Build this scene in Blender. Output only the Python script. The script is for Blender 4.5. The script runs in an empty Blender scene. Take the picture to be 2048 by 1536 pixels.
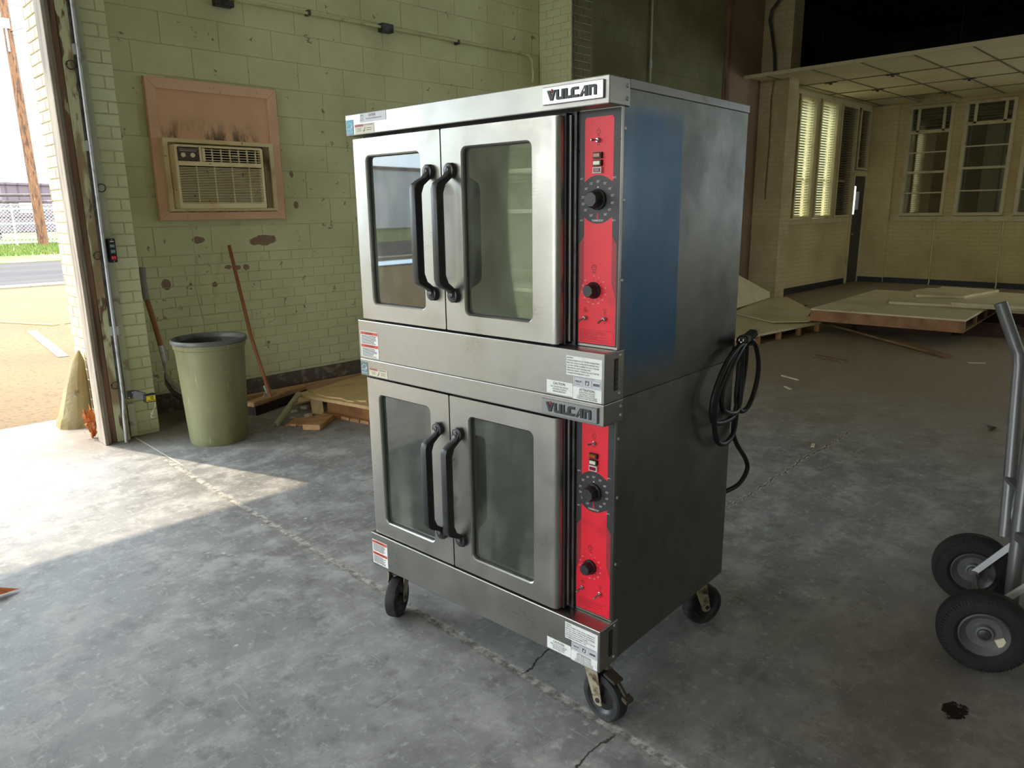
import bpy, bmesh, math, random
from mathutils import Vector, Matrix
random.seed(7)
sc = bpy.context.scene
COL = sc.collection
PI = math.pi

# ------------------------------------------------------------------ camera
FPX, PITCH, ROLL, YAW, CAMH = 1453.2282, .2335, -.0131, .7878, 1.4755
_f = Vector((math.cos(YAW)*math.cos(PITCH), math.sin(YAW)*math.cos(PITCH), -math.sin(PITCH)))
_r0 = Vector((math.sin(YAW), -math.cos(YAW), 0)); _u0 = _r0.cross(_f)
_r = math.cos(ROLL)*_r0 + math.sin(ROLL)*_u0; _u = -math.sin(ROLL)*_r0 + math.cos(ROLL)*_u0
cam = bpy.data.cameras.new('camera'); cam.sensor_width = 36; cam.sensor_fit = 'HORIZONTAL'
cam.lens = FPX/2048*36; cam.clip_start = .05; cam.clip_end = 400
camo = bpy.data.objects.new('camera', cam); COL.objects.link(camo)
camo.matrix_world = Matrix(((_r.x, _u.x, -_f.x, 0), (_r.y, _u.y, -_f.y, 0), (_r.z, _u.z, -_f.z, CAMH), (0, 0, 0, 1)))
sc.camera = camo
def S(r, g, b):
    return tuple(((c/255)/12.92 if c/255 <= .04045 else ((c/255+.055)/1.055)**2.4) for c in (r, g, b))

# ------------------------------------------------------------------ world, sun, exposure
HEAD = 3.5                                     # underside of the door lintel
SUN_DIR = Vector((.573, -1.602, -HEAD/(.98+1.605)*1.602)).normalized()
w = bpy.data.worlds.new('sky'); sc.world = w; w.use_nodes = True
nt = w.node_tree; bg = nt.nodes['Background']
tc = nt.nodes.new('ShaderNodeTexCoord'); nz = nt.nodes.new('ShaderNodeTexNoise'); nz.inputs['Scale'].default_value = 2.2; nz.inputs['Detail'].default_value = 6
nt.links.new(tc.outputs['Generated'], nz.inputs['Vector'])
rp = nt.nodes.new('ShaderNodeMapRange'); rp.inputs[1].default_value = .42; rp.inputs[2].default_value = .62
nt.links.new(nz.outputs['Fac'], rp.inputs[0])
mx = nt.nodes.new('ShaderNodeMix'); mx.data_type = 'RGBA'
mx.inputs[6].default_value = (.62, .83, 1, 1); mx.inputs[7].default_value = (1, .99, .97, 1)
nt.links.new(rp.outputs[0], mx.inputs[0]); nt.links.new(mx.outputs[2], bg.inputs['Color'])
bg.inputs['Strength'].default_value = 5.0
sun = bpy.data.lights.new('sun', 'SUN'); sun.energy = 3.1; sun.angle = .012; sun.color = (1, .84, .62)
suno = bpy.data.objects.new('sun', sun); COL.objects.link(suno)
suno.rotation_euler = SUN_DIR.to_track_quat('-Z', 'Y').to_euler(); suno.location = (-4, 14, 12)
for k, (xa, xb) in enumerate(((-3.0, 1.33), (-8.2, -5.0))):   # light portals: the open doorway and a second one added for light
    p = bpy.data.lights.new('doorway_portal', 'AREA'); p.shape = 'RECTANGLE'; p.size = xb-xa; p.size_y = HEAD
    p.cycles.is_portal = True
    po = bpy.data.objects.new('doorway_portal', p); COL.objects.link(po)
    po.location = ((xa+xb)/2, 6.2, HEAD/2); po.rotation_euler = (-PI/2, 0, 0)
for ya, yb in ((-.8, 4.9),):  # portal for the opening behind the camera, added to light the room
    p = bpy.data.lights.new('dock_portal', 'AREA'); p.shape = 'RECTANGLE'; p.size = 4.2; p.size_y = yb-ya; p.cycles.is_portal = True
    po = bpy.data.objects.new('dock_portal', p); COL.objects.link(po); po.location = (-9.35, (ya+yb)/2, 2.1); po.rotation_euler = (0, -PI/2, 0)
p = bpy.data.lights.new('window_portal', 'AREA'); p.shape = 'RECTANGLE'; p.size = 2.0; p.size_y = 2.2; p.cycles.is_portal = True  # portals for unseen far-end window openings, added as extra light
po = bpy.data.objects.new('window_portal', p); COL.objects.link(po)
p2 = bpy.data.lights.new('window_portal', 'AREA'); p2.shape = 'RECTANGLE'; p2.size = 3.1; p2.size_y = 2.0; p2.cycles.is_portal = True
po2 = bpy.data.objects.new('window_portal', p2); COL.objects.link(po2); po2.location = (13.95, -9.35, 2.2); po2.rotation_euler = (PI/2, 0, 0)
po.location = (15.95, -.8, 2.29); po.rotation_euler = (0, PI/2, 0)
sc.view_settings.view_transform = 'Standard'; sc.view_settings.look = 'None'; sc.view_settings.gamma = 1
sc.view_settings.exposure = 0.85
sc.cycles.max_bounces = 7; sc.cycles.diffuse_bounces = 5; sc.cycles.glossy_bounces = 3; sc.cycles.transparent_max_bounces = 8
sc.cycles.adaptive_threshold = .04
sc.cycles.sample_clamp_indirect = 6

# ------------------------------------------------------------------ mesh helpers
class MB:
    def __init__(s): s.v = []; s.f = []; s.m = []; s.mi = 0
    def add(s, vs, fs):
        b = len(s.v); s.v += [tuple(q) for q in vs]; s.f += [tuple(b+i for i in q) for q in fs]; s.m += [s.mi]*len(fs); return s
    def box(s, x0, x1, y0, y1, z0, z1):
        return s.add([(x0,y0,z0),(x1,y0,z0),(x1,y1,z0),(x0,y1,z0),(x0,y0,z1),(x1,y0,z1),(x1,y1,z1),(x0,y1,z1)],
                     [(0,3,2,1),(4,5,6,7),(0,1,5,4),(1,2,6,5),(2,3,7,6),(3,0,4,7)])
    def obox(s, c, ax, ay, az):          # oriented box: centre and three half-axis vectors
        c, ax, ay, az = map(Vector, (c, ax, ay, az))
        vs = [c+ax*i+ay*j+az*k for k in (-1,1) for (i,j) in ((-1,-1),(1,-1),(1,1),(-1,1))]
        fs = [(0,3,2,1),(4,5,6,7),(0,1,5,4),(1,2,6,5),(2,3,7,6),(3,0,4,7)]
        if ax.cross(ay).dot(az) < 0: fs = [q[::-1] for q in fs]
        return s.add(vs, fs)
    def bar(s, a, b, w, h, up=(0,0,1)):  # rectangular bar from a to b
        a, b = Vector(a), Vector(b); d = b-a; u = Vector(up); sd = d.cross(u)
        if sd.length < 1e-6: sd = d.cross(Vector((1,0,0)))
        sd.normalize(); u = sd.cross(d).normalized()
        return s.obox((a+b)/2, d/2, sd*w/2, u*h/2)
    def cyl(s, a, b, r, r2=None, n=16, caps=True):
        a, b = Vector(a), Vector(b); r2 = r if r2 is None else r2; d = (b-a).normalized()
        x = d.orthogonal().normalized(); y = d.cross(x)
        vs = [a+(x*math.cos(t)+y*math.sin(t))*r for t in (2*PI*i/n for i in range(n))] + [b+(x*math.cos(t)+y*math.sin(t))*r2 for t in (2*PI*i/n for i in range(n))]
        fs = [(i,(i+1)%n,n+(i+1)%n,n+i) for i in range(n)]
        if caps: fs += [tuple(range(n))[::-1], tuple(range(n,2*n))]
        return s.add(vs, fs)
    def tube(s, pts, r, n=8, close=False):
        P = [Vector(p) for p in pts]; m = len(P); T = []
        for i in range(m):
            a = P[(i-1) % m] if (close or i) else P[0]; b = P[(i+1) % m] if (close or i < m-1) else P[-1]
            T.append((b-a).normalized())
        x = T[0].orthogonal().normalized(); vs = []
        for i in range(m):
            x = (x - T[i]*x.dot(T[i])).normalized(); y = T[i].cross(x); rr = r[i] if isinstance(r, (list, tuple)) else r
            vs += [P[i]+(x*math.cos(2*PI*k/n)+y*math.sin(2*PI*k/n))*rr for k in range(n)]
        fs = []
        for i in range(m if close else m-1):
            j = (i+1) % m
            fs += [(i*n+k, i*n+(k+1)%n, j*n+(k+1)%n, j*n+k) for k in range(n)]
        if not close: fs += [tuple(range(n))[::-1], tuple(range((m-1)*n, m*n))]
        return s.add(vs, fs)
    def lathe(s, prof, n=24, c=(0,0,0), axis=(0,0,1)):
        d = Vector(axis).normalized(); x = d.orthogonal().normalized(); y = d.cross(x); c = Vector(c); vs = []
        for r, h in prof: vs += [c+d*h+(x*math.cos(2*PI*k/n)+y*math.sin(2*PI*k/n))*r for k in range(n)]
        fs = [(i*n+k, i*n+(k+1)%n, (i+1)*n+(k+1)%n, (i+1)*n+k) for i in range(len(prof)-1) for k in range(n)]
        return s.add(vs, fs)
    def prism(s, poly, o, ux, uy, h):    # polygon in the plane (o, ux, uy), extruded by vector h
        o, ux, uy, h = map(Vector, (o, ux, uy, h)); n = len(poly)
        vs = [o+ux*a+uy*b for a, b in poly]; vs += [q+h for q in vs]
        fs = [tuple(range(n))[::-1], tuple(range(n,2*n))] + [(i,(i+1)%n,n+(i+1)%n,n+i) for i in range(n)]
        return s.add(vs, fs)
    def flat(s, poly, o, ux, uy):
        o, ux, uy = map(Vector, (o, ux, uy)); return s.add([o+ux*a+uy*b for a, b in poly], [tuple(range(len(poly)))])
    def ring(s, outer, inner, o, ux, uy, h):     # frame between two loops of equal count, extruded by h
        o, ux, uy, h = map(Vector, (o, ux, uy, h)); n = len(outer)
        A = [o+ux*a+uy*b for a, b in outer]; B = [o+ux*a+uy*b for a, b in inner]
        vs = A+B+[q+h for q in A]+[q+h for q in B]; fs = []
        for i in range(n):
            j = (i+1) % n
            fs += [(i,n+i,n+j,j), (2*n+i,2*n+j,3*n+j,3*n+i), (i,j,2*n+j,2*n+i), (n+i,3*n+i,3*n+j,n+j)]
        return s.add(vs, fs)
    def mesh(s, name, bevel=0, smooth=None, segs=1):
        me = bpy.data.meshes.new(name); me.from_pydata(s.v, [], s.f)
        for p, m in zip(me.polygons, s.m): p.material_index = m
        bm = bmesh.new(); bm.from_mesh(me); bmesh.ops.recalc_face_normals(bm, faces=bm.faces)
        if bevel: bmesh.ops.bevel(bm, geom=[e for e in bm.edges if len(e.link_faces) == 2 and e.calc_face_angle(0) > .5], offset=bevel, segments=segs, affect='EDGES', profile=.5, clamp_overlap=True)
        bm.to_mesh(me); bm.free()
        if smooth is not None:
            for p in me.polygons: p.use_smooth = True
            me.set_sharp_from_angle(angle=math.radians(smooth))
        return me
    def build(s, name, mat, parent=None, bevel=0, smooth=None, segs=1, loc=None):
        return obj(name, s.mesh(name, bevel, smooth, segs), mat, parent, loc)
def obj(name, me, mat, parent=None, loc=None, rot=None):
    if mat is not None and not me.materials:
        for m in (mat if isinstance(mat, (list, tuple)) else [mat]): me.materials.append(m)
    o = bpy.data.objects.new(name, me); COL.objects.link(o)
    if parent is not None: o.parent = parent
    if loc is not None: o.location = loc
    if rot is not None: o.rotation_euler = rot
    return o
def tag(o, label, cat, group=None):
    o['label'] = label; o['category'] = cat
    if group: o['group'] = group
    return o
def struct(o, label=None):
    o['kind'] = 'structure'
    if label: o['label'] = label
    return o
def thing(name, label, cat, loc=(0,0,0), rotz=0, group=None):
    o = bpy.data.objects.new(name, None); COL.objects.link(o); o.empty_display_size = .1
    o.location = loc; o.rotation_euler = (0, 0, rotz); return tag(o, label, cat, group)
def stuff(o): o['kind'] = 'stuff'; return o
def rrect(x0, x1, z0, z1, r, k=4):
    P = []
    rs = r if isinstance(r, (tuple, list)) else (r,)*4
    for (cx, cz, a, rr) in ((x1, z1, 0, rs[0]), (x0, z1, 90, rs[1]), (x0, z0, 180, rs[2]), (x1, z0, 270, rs[3])):
        px = cx - rr if cx == x1 else cx + rr; pz = cz - rr if cz == z1 else cz + rr
        for i in range(k+1):
            t = math.radians(a + 90*i/k); P.append((px+rr*math.cos(t), pz+rr*math.sin(t)))
    return P
_txt = {}
def text_polys(t, size, bold=0):
    cu = bpy.data.curves.new('t', 'FONT'); cu.body = t; cu.size = size; cu.align_x = 'CENTER'; cu.align_y = 'CENTER'; cu.resolution_u = 2; cu.offset = bold
    o = bpy.data.objects.new('t', cu); COL.objects.link(o)
    me = bpy.data.meshes.new_from_object(o.evaluated_get(bpy.context.evaluated_depsgraph_get()))
    vs = [tuple(v.co) for v in me.vertices]; fs = [tuple(p.vertices) for p in me.polygons]
    bpy.data.objects.remove(o); bpy.data.curves.remove(cu); bpy.data.meshes.remove(me)
    return vs, fs
def put_text(mb, t, size, o, ux, uy, width=None, bold=0):
    key = (t, bold)
    if key not in _txt: _txt[key] = text_polys(t, 1.0, bold)
    vs, fs = _txt[key]; o, ux, uy = Vector(o), Vector(ux), Vector(uy); sx = size
    if width:
        xs = [v[0] for v in vs]; sx = width/max(1e-6, max(xs)-min(xs))
    mb.add([o+ux*v[0]*sx+uy*v[1]*size for v in vs], fs)

# ------------------------------------------------------------------ materials
class NG:
    def __init__(s, name):
        s.mat = bpy.data.materials.new(name); s.mat.use_nodes = True; s.t = s.mat.node_tree; s.b = s.t.nodes['Principled BSDF']
        s.out = s.t.nodes['Material Output']; s._p = None
    def n(s, ty): return s.t.nodes.new(ty)
    def set(s, sock, v):
        if hasattr(v, 'links'): s.t.links.new(v, sock)
        elif isinstance(v, (tuple, list)) and len(v) == 3 and sock.type == 'RGBA': sock.default_value = (*v, 1)
        else: sock.default_value = v
    def pos(s):
        if not s._p: s._p = s.n('ShaderNodeNewGeometry').outputs['Position']
        return s._p
    def objc(s): return s.n('ShaderNodeTexCoord').outputs['Object']
    def rnd(s): return s.n('ShaderNodeObjectInfo').outputs['Random']
    def m(s, op, a, b=0.0, c=0.0):
        k = s.n('ShaderNodeMath'); k.operation = op
        for i, v in enumerate((a, b, c)): s.set(k.inputs[i], v)
        return k.outputs[0]
    def sep(s, v):
        k = s.n('ShaderNodeSeparateXYZ'); s.set(k.inputs[0], v); return k.outputs
    def comb(s, x, y, z):
        k = s.n('ShaderNodeCombineXYZ'); [s.set(k.inputs[i], v) for i, v in enumerate((x, y, z))]; return k.outputs[0]
    def mul(s, v, w):
        k = s.n('ShaderNodeVectorMath'); k.operation = 'MULTIPLY'; s.set(k.inputs[0], v); k.inputs[1].default_value = w; return k.outputs[0]
    def noise(s, v, scale, detail=4, rough=.55, dist=0.0):
        k = s.n('ShaderNodeTexNoise'); s.set(k.inputs['Vector'], v); k.inputs['Scale'].default_value = scale
        k.inputs['Detail'].default_value = detail; k.inputs['Roughness'].default_value = rough; k.inputs['Distortion'].default_value = dist; return k.outputs['Fac']
    def vor(s, v, scale):
        k = s.n('ShaderNodeTexVoronoi'); s.set(k.inputs['Vector'], v); k.inputs['Scale'].default_value = scale; return k.outputs['Distance']
    def ramp(s, x, lo, hi, a=0.0, b=1.0):
        k = s.n('ShaderNodeMapRange'); k.interpolation_type = 'SMOOTHSTEP'; s.set(k.inputs[0], x)
        for i, v in zip((1,2,3,4), (lo, hi, a, b)): k.inputs[i].default_value = v
        return k.outputs[0]
    def mix(s, f, a, b, mode='MIX'):
        k = s.n('ShaderNodeMix'); k.data_type = 'RGBA'; k.blend_type = mode; s.set(k.inputs[0], f); s.set(k.inputs[6], a); s.set(k.inputs[7], b); return k.outputs[2]
    def bump(s, h, strength=.3, dist=.01, nrm=None):
        k = s.n('ShaderNodeBump'); k.inputs['Strength'].default_value = strength; k.inputs['Distance'].default_value = dist; s.set(k.inputs['Height'], h)
        if nrm is not None: s.t.links.new(nrm, k.inputs['Normal'])
        s.t.links.new(k.outputs[0], s.b.inputs['Normal']); return k.outputs[0]
    def brick(s, v, bw, bh, mort):
        k = s.n('ShaderNodeTexBrick'); s.set(k.inputs['Vector'], v); k.inputs['Scale'].default_value = 1; k.inputs['Brick Width'].default_value = bw
        k.inputs['Row Height'].default_value = bh; k.inputs['Mortar Size'].default_value = mort; k.inputs['Mortar Smooth'].default_value = .3; return k.outputs['Fac']
    def fin(s, col, rough=.6, metal=0.0, spec=.5, **kw):
        s.set(s.b.inputs['Base Color'], col); s.set(s.b.inputs['Roughness'], rough); s.set(s.b.inputs['Metallic'], metal); s.b.inputs['Specular IOR Level'].default_value = spec
        for k, v in kw.items(): s.set(s.b.inputs[k.replace('_', ' ')], v)
        return s.mat
def pm(name, col, rough=.6, metal=0.0, layers=(), bump=None, coord='pos', spec=.5, rvar=0, roughvar=None, **kw):
    g = NG(name); v = g.pos() if coord == 'pos' else g.objc(); c = col
    for L in layers:
        c2, scl, lo, hi = L[:4]; st = L[4] if len(L) > 4 else None; det = L[5] if len(L) > 5 else 5
        c = g.mix(g.ramp(g.noise(g.mul(v, st) if st else v, scl, det), lo, hi), c, c2)
    if rvar:
        c = g.mix(1.0, c, g.comb(*[g.m('MULTIPLY_ADD', g.rnd(), rvar, 1-rvar/2)]*3), 'MULTIPLY')
    if bump: g.bump(g.noise(g.mul(v, bump[3]) if len(bump) > 3 else v, bump[0], 6), bump[1], bump[2])
    if roughvar: rough = g.ramp(g.noise(v, roughvar[0], 5), .3, .7, roughvar[1], roughvar[2])
    return g.fin(c, rough, metal, spec, **kw)

def wall_mat(name, base, dark, chip, blobs=(), tex=None, tmort=.012, chips=(.635, .665), grime=None):
    g = NG(name); p = g.pos(); x, y, z = g.sep(p)
    n1 = g.noise(p, 1.3, 4); c = g.mix(g.ramp(n1, .35, .7), base, dark)
    n2 = g.noise(p, 14, 5); c = g.mix(g.ramp(n2, .5, .8, 0, .35), c, dark)
    sp = g.noise(p, 9, 6, .7); msk = g.ramp(sp, *chips); bn = g.m('MULTIPLY', g.m('SUBTRACT', n2, .5), 3.0)
    for bx, bz, rx, rz in blobs:
        d = g.m('ADD', g.m('POWER', g.m('DIVIDE', g.m('SUBTRACT', x, bx), rx), 2), g.m('POWER', g.m('DIVIDE', g.m('SUBTRACT', z, bz), rz), 2))
        d = g.m('ADD', d, bn); msk = g.m('MAXIMUM', msk, g.ramp(d, 1.1, .8))
    c = g.mix(msk, c, chip)
    if grime is not None:
        q = g.m('ADD', z, g.m('MULTIPLY', g.m('SUBTRACT', g.noise(p, 7, 5), .5), .12)); c = g.mix(g.ramp(q, grime+.02, grime-.02), c, S(52, 46, 40))
    h = g.m('MULTIPLY', g.noise(p, 50, 3), .4)
    if tex:
        u = {'x': x, 'y': y}[tex[0]]; bk = g.brick(g.comb(u, z, 0.0), tex[1], tex[2], tmort)
        h = g.m('SUBTRACT', h, g.m('MULTIPLY', bk, 1.2)); c = g.mix(g.m('MULTIPLY', bk, .4), c, dark)
    g.bump(h, .5, .006)
    return g.fin(c, .75, spec=.3)

GREEN, GREEND, CHIP = S(222, 224, 178), S(204, 204, 158), S(150, 124, 104)
M = {}
M['wall'] = wall_mat('painted_green_block', GREEN, GREEND, CHIP, blobs=((2.86,1.27,.12,.04),(2.62,1.06,.028,.02),(2.54,1.07,.03,.018),(2.69,1.06,.028,.024),(2.42,.94,.02,.02),(2.05,.97,.03,.04),(2.33,1.29,.05,.025),(3.16,1.80,.018,.035),(3.18,1.55,.02,.03)), grime=.15)
M['wall_dark'] = wall_mat('painted_green_block_far', S(130, 128, 90), S(106, 102, 70), S(100, 84, 66), tex=('x', .43, .2135), tmort=.008)  # shaded copy of the green paint, darkness put into the colour
M['pier'] = wall_mat('painted_green_brick', S(216, 220, 180), S(200, 202, 158), S(146, 126, 100), chips=(.72, .76))
M['cream_brick'] = wall_mat('cream_painted_brick', S(196, 184, 152), S(182, 168, 136), S(150, 138, 110), chips=(.76, .8))
M['mortar_cream'] = pm('cream_mortar', S(136, 122, 94), .9, layers=((S(116,102,78), 8, .4, .7),))
M['mortar_green'] = pm('green_mortar', S(210, 210, 166), .9, layers=((S(176,170,130), 8, .5, .75),))
M['wall_light'] = pm('cream_painted_block', S(236, 230, 212), .8, layers=((S(224,216,194), 2, .4, .7),))
M['far_wall'] = wall_mat('cream_brick_far', S(196, 182, 138), S(176, 158, 114), S(132, 110, 78), tex=('x', .2, .0745), chips=(.78, .82))
M['back_wall'] = wall_mat('cream_brick_back', S(196, 178, 128), S(176, 154, 106), S(132, 110, 78), tex=('y', .2, .0745), chips=(.78, .82))
M['flank'] = wall_mat('pink_brown_plaster', S(150, 128, 104), S(128, 106, 84), S(100, 82, 64), chips=(.78, .82))
M['flank_brick'] = wall_mat('cream_brick_pier', S(186, 170, 130), S(160, 144, 104), S(120, 100, 76), tex=('y', .2, .0745), chips=(.78, .82))
M['cream_trim'] = pm('cream_painted_wood', S(188, 174, 132), .5, layers=((S(160,142,102), 5, .5, .75),), bump=(30, .1, .004))
M['black_base'] = pm('black_cove_base', S(30, 30, 32), .5, layers=((S(48,46,44), 6, .5, .8),))
M['void'] = pm('black_painted_void', S(26, 26, 28), .95, layers=((S(36,34,32), 3, .4, .7),), spec=.1)  # black surfaces; the dark of the unlit void is put into the colour
M['ceil'] = pm('dusty_deck_ceiling', S(240, 238, 230), .9, layers=((S(224,220,208), 1.5, .4, .7),))
M['tile'] = pm('mineral_ceiling_tile', S(232, 220, 182), .9, layers=((S(196,180,138), 90, .58, .68),(S(220,204,160), 1.2, .4, .8)), bump=(120, .25, .004), rvar=.08)
M['grid'] = pm('ceiling_grid_metal', S(120, 106, 74), .5, layers=((S(92,78,52), 6, .5, .8),))
M['edge'] = pm('perforated_edge_angle', S(190, 178, 142), .5, layers=((S(104,92,68), 40, .66, .7),))
M['steel'] = None

def steel(name, base, rough, streak=(1, 1, 60), tint=None, smudge=.5):
    g = NG(name); v = g.objc()
    n1 = g.noise(v, 6, 6, .6); n2 = g.noise(g.mul(v, streak), 6, 4); n3 = g.noise(v, 38, 6, .7)
    c = g.mix(g.ramp(n1, .35, .75, 0, smudge), base, tint or tuple(b*.72 for b in base))
    c = g.mix(g.ramp(n3, .64, .76, 0, .15), c, tuple(b*.6 for b in base))
    r = g.m('ADD', g.ramp(n1, .3, .7, rough*.8, rough*1.3), g.m('MULTIPLY', g.m('SUBTRACT', n2, .5), .12))
    g.bump(n2, .06, .002)
    return g.fin(c, r, 1.0)
M['steel'] = steel('brushed_steel', (.375, .362, .338), .33)
M['steel_door'] = steel('scuffed_door_steel', (.385, .372, .346), .34, tint=(.30, .275, .235))
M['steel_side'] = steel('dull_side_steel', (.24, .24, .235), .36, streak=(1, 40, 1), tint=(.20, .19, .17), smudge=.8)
M['chrome'] = pm('chrome', (.40, .41, .43), .22, 1.0, coord='obj', layers=((.5,.5,.52), ) if 0 else ())
M['zinc'] = pm('galvanised', (.55, .56, .57), .5, .7, layers=(((.36,.35,.34), 14, .5, .7),))
M['dark_metal'] = pm('dark_metal', (.10, .10, .10), .45, .8, layers=(((.05,.05,.05), 20, .4, .7),))
M['blk'] = pm('black_plastic', S(34, 34, 35), .42, coord='obj', layers=((S(50,50,52), 25, .5, .8),))
M['blk_handle'] = pm('worn_black_handle', S(38, 38, 39), .38, coord='obj', layers=((S(66,66,67), 18, .55, .8),), bump=(120, .08, .002))
M['rubber'] = pm('black_rubber', S(32, 32, 33), .7, coord='obj', layers=((S(70,68,64), 22, .5, .75),), bump=(60, .2, .003))
M['rubber_tire'] = pm('tire_rubber', S(20, 20, 21), .8, coord='obj', layers=((S(36,34,32), 16, .55, .8),))
M['panel_blk'] = pm('panel_black', S(44, 44, 46), .45, coord='obj')
M['red'] = pm('panel_red', S(226, 26, 48), .4, coord='obj', layers=((S(196,20,40), 12, .55, .75),))
g = NG('halftone'); x_, y_, z_ = g.sep(g.objc())
_a = g.m('SINE', g.m('MULTIPLY', g.m('ADD', x_, z_), 1600)); _b = g.m('SINE', g.m('MULTIPLY', g.m('SUBTRACT', x_, z_), 1600))
M['half'] = g.fin(g.mix(g.ramp(g.m('MULTIPLY', _a, _b), -.1, .1), S(46, 44, 46), S(200, 24, 44)), .45)
M['ink'] = pm('black_ink', S(28, 26, 28), .6, coord='obj')
M['inkw'] = pm('white_ink', S(216, 210, 212), .6, coord='obj')
M['inkpink'] = pm('pale_ink', S(240, 170, 178), .6, coord='obj')
M['inkdred'] = pm('dark_red_ink', S(120, 14, 28), .6, coord='obj')
M['inkgrey'] = pm('grey_ink', S(92, 92, 96), .6, coord='obj')
M['label'] = pm('white_label', S(226, 226, 222), .5, coord='obj', layers=((S(200,198,190), 30, .5, .8),))
M['label_grey'] = pm('grey_label', S(196, 196, 200), .5, coord='obj')
M['label_red'] = pm('orange_red_print', S(196, 78, 52), .5, coord='obj')
M['label_blue'] = pm('blue_label', S(70, 148, 172), .5, coord='obj')
M['label_teal'] = pm('faded_teal_label', S(92, 118, 122), .5, coord='obj')
M['label_tan'] = pm('faded_tan_label', S(206, 196, 172), .5, coord='obj')
M['liner'] = pm('enamel_liner', S(206, 208, 198), .35, coord='obj', layers=((S(168,168,150), 8, .45, .7),(S(186,180,110), 3, .62, .75)))
M['rack'] = pm('rack_wire', S(244, 240, 224), .4, .0, coord='obj')
M['gasket'] = pm('black_gasket', S(30, 30, 30), .6, coord='obj')
def glass(name, tint, refl, dirt):
    g = NG(name); p = g.objc(); nt = g.t
    tr = g.n('ShaderNodeBsdfTransparent'); tr.inputs[0].default_value = (*tint, 1)
    gl = g.n('ShaderNodeBsdfGlossy'); gl.inputs['Roughness'].default_value = .02; gl.inputs[0].default_value = (.95, .97, .96, 1)
    df = g.n('ShaderNodeBsdfDiffuse'); df.inputs[0].default_value = (*S(172, 174, 156), 1)
    lw = g.n('ShaderNodeFresnel'); lw.inputs['IOR'].default_value = 1.5
    fac = g.m('MULTIPLY_ADD', lw.outputs[0], 1.0, refl)
    m1 = g.n('ShaderNodeMixShader'); nt.links.new(fac, m1.inputs[0]); nt.links.new(tr.outputs[0], m1.inputs[1]); nt.links.new(gl.outputs[0], m1.inputs[2])
    d1 = g.m('MULTIPLY', g.ramp(g.noise(g.mul(p, (1,1,.3)), 8, 4, .6), .42, .8), dirt); d2 = g.ramp(g.noise(p, 34, 2), .76, .80, 0, dirt*.5)
    m2 = g.n('ShaderNodeMixShader'); nt.links.new(g.m('ADD', g.m('ADD', d1, d2), dirt*.16), m2.inputs[0]); nt.links.new(m1.outputs[0], m2.inputs[1]); nt.links.new(df.outputs[0], m2.inputs[2])
    nt.links.new(m2.outputs[0], g.out.inputs[0]); nt.nodes.remove(g.b); return g.mat
M['oven_glass'] = glass('oven_glass', (.90, .93, .90), .05, .20)
M['win_glass'] = glass('window_glass', (.85, .87, .84), .03, .05)
M['wood'] = pm('worn_brown_wood', S(150, 98, 60), .65, layers=((S(112,68,40), 6, .45, .7, (1,1,6)),), bump=(20, .15, .004, (6,6,1)))
M['broomstick'] = pm('orange_brown_handle', S(150, 92, 54), .5, coord='obj', layers=((S(112,64,38), 5, .5, .75),))
M['ply'] = pm('plywood', S(214, 186, 136), .7, layers=((S(192,160,108), 3, .45, .7, (1,5,1)),), bump=(20, .1, .003))
M['pine'] = pm('pine_lumber', S(190, 150, 106), .7, layers=((S(158,118,78), 5, .45, .7, (1,6,6)),))
M['pine_red'] = pm('pallet_wood', S(196, 150, 112), .75, layers=((S(160,112,78), 5, .45, .7, (6,1,6)),), rvar=.15)
M['paintwood'] = pm('pale_green_stick', S(176, 178, 146), .6, layers=((S(150,146,112), 8, .5, .7),))
M['old_wood_gray'] = pm('weathered_grey_wood', S(160, 148, 132), .8, layers=((S(116,100,88), 4, .4, .7, (8,8,.6)),), bump=(14, .3, .004, (8,8,.5)))
M['old_wood_brown'] = pm('weathered_brown_wood', S(136, 104, 82), .8, layers=((S(96,70,60), 3, .4, .65, (8,8,.6)),(S(196,186,150), 5, .66, .7, (3,3,.6))), bump=(14, .35, .005, (8,8,.5)))
M['old_wood_green'] = pm('peeling_green_board', S(196, 198, 158), .75, layers=((S(150,130,98), 3.2, .46, .54, (2,2,.5)),(S(104,80,62), 6, .58, .64, (3,3,.8))), bump=(14, .4, .005, (5,5,.8)))
M['old_trim'] = pm('pale_green_flat_trim', S(186, 186, 158), .7, layers=((S(146,130,112), 6, .6, .68),), bump=(20, .2, .004))
M['peach'] = pm('peach_painted_board', S(244, 200, 164), .6, layers=((S(232,182,144), 2.5, .4, .7),(S(160,114,86), 26, .66, .72)), bump=(30, .1, .003))
g = NG('peach_board_sooty'); p = g.pos(); x_, y_, z_ = g.sep(p)
_s = g.m('MULTIPLY', g.ramp(z_, 2.22, 1.98), g.ramp(g.noise(g.mul(p, (1,1,.3)), 16, 6, .7), .42, .62)); _s = g.m('MULTIPLY', _s, g.ramp(g.m('ABSOLUTE', g.m('SUBTRACT', x_, 2.5)), .46, .25))
M['peach_soot'] = g.fin(g.mix(_s, g.mix(g.ramp(g.noise(p, 3), .4, .7), S(240, 194, 154), S(228, 178, 138)), S(62, 46, 38)), .6)
M['ac'] = pm('yellowed_plastic', S(240, 222, 172), .5, layers=((S(220,196,140), 6, .45, .75),(S(110,88,60), 22, .66, .74)))
M['ac_dark'] = pm('ac_control_face', S(84, 66, 54), .5, layers=((S(130,120,110), 18, .6, .7),))
M['ac_side'] = pm('ac_side_curtain', S(180, 164, 126), .7, layers=((S(112,96,68), 8, .45, .7),))
M['ac_void'] = pm('ac_inside', S(34, 26, 20), .9)
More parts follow.
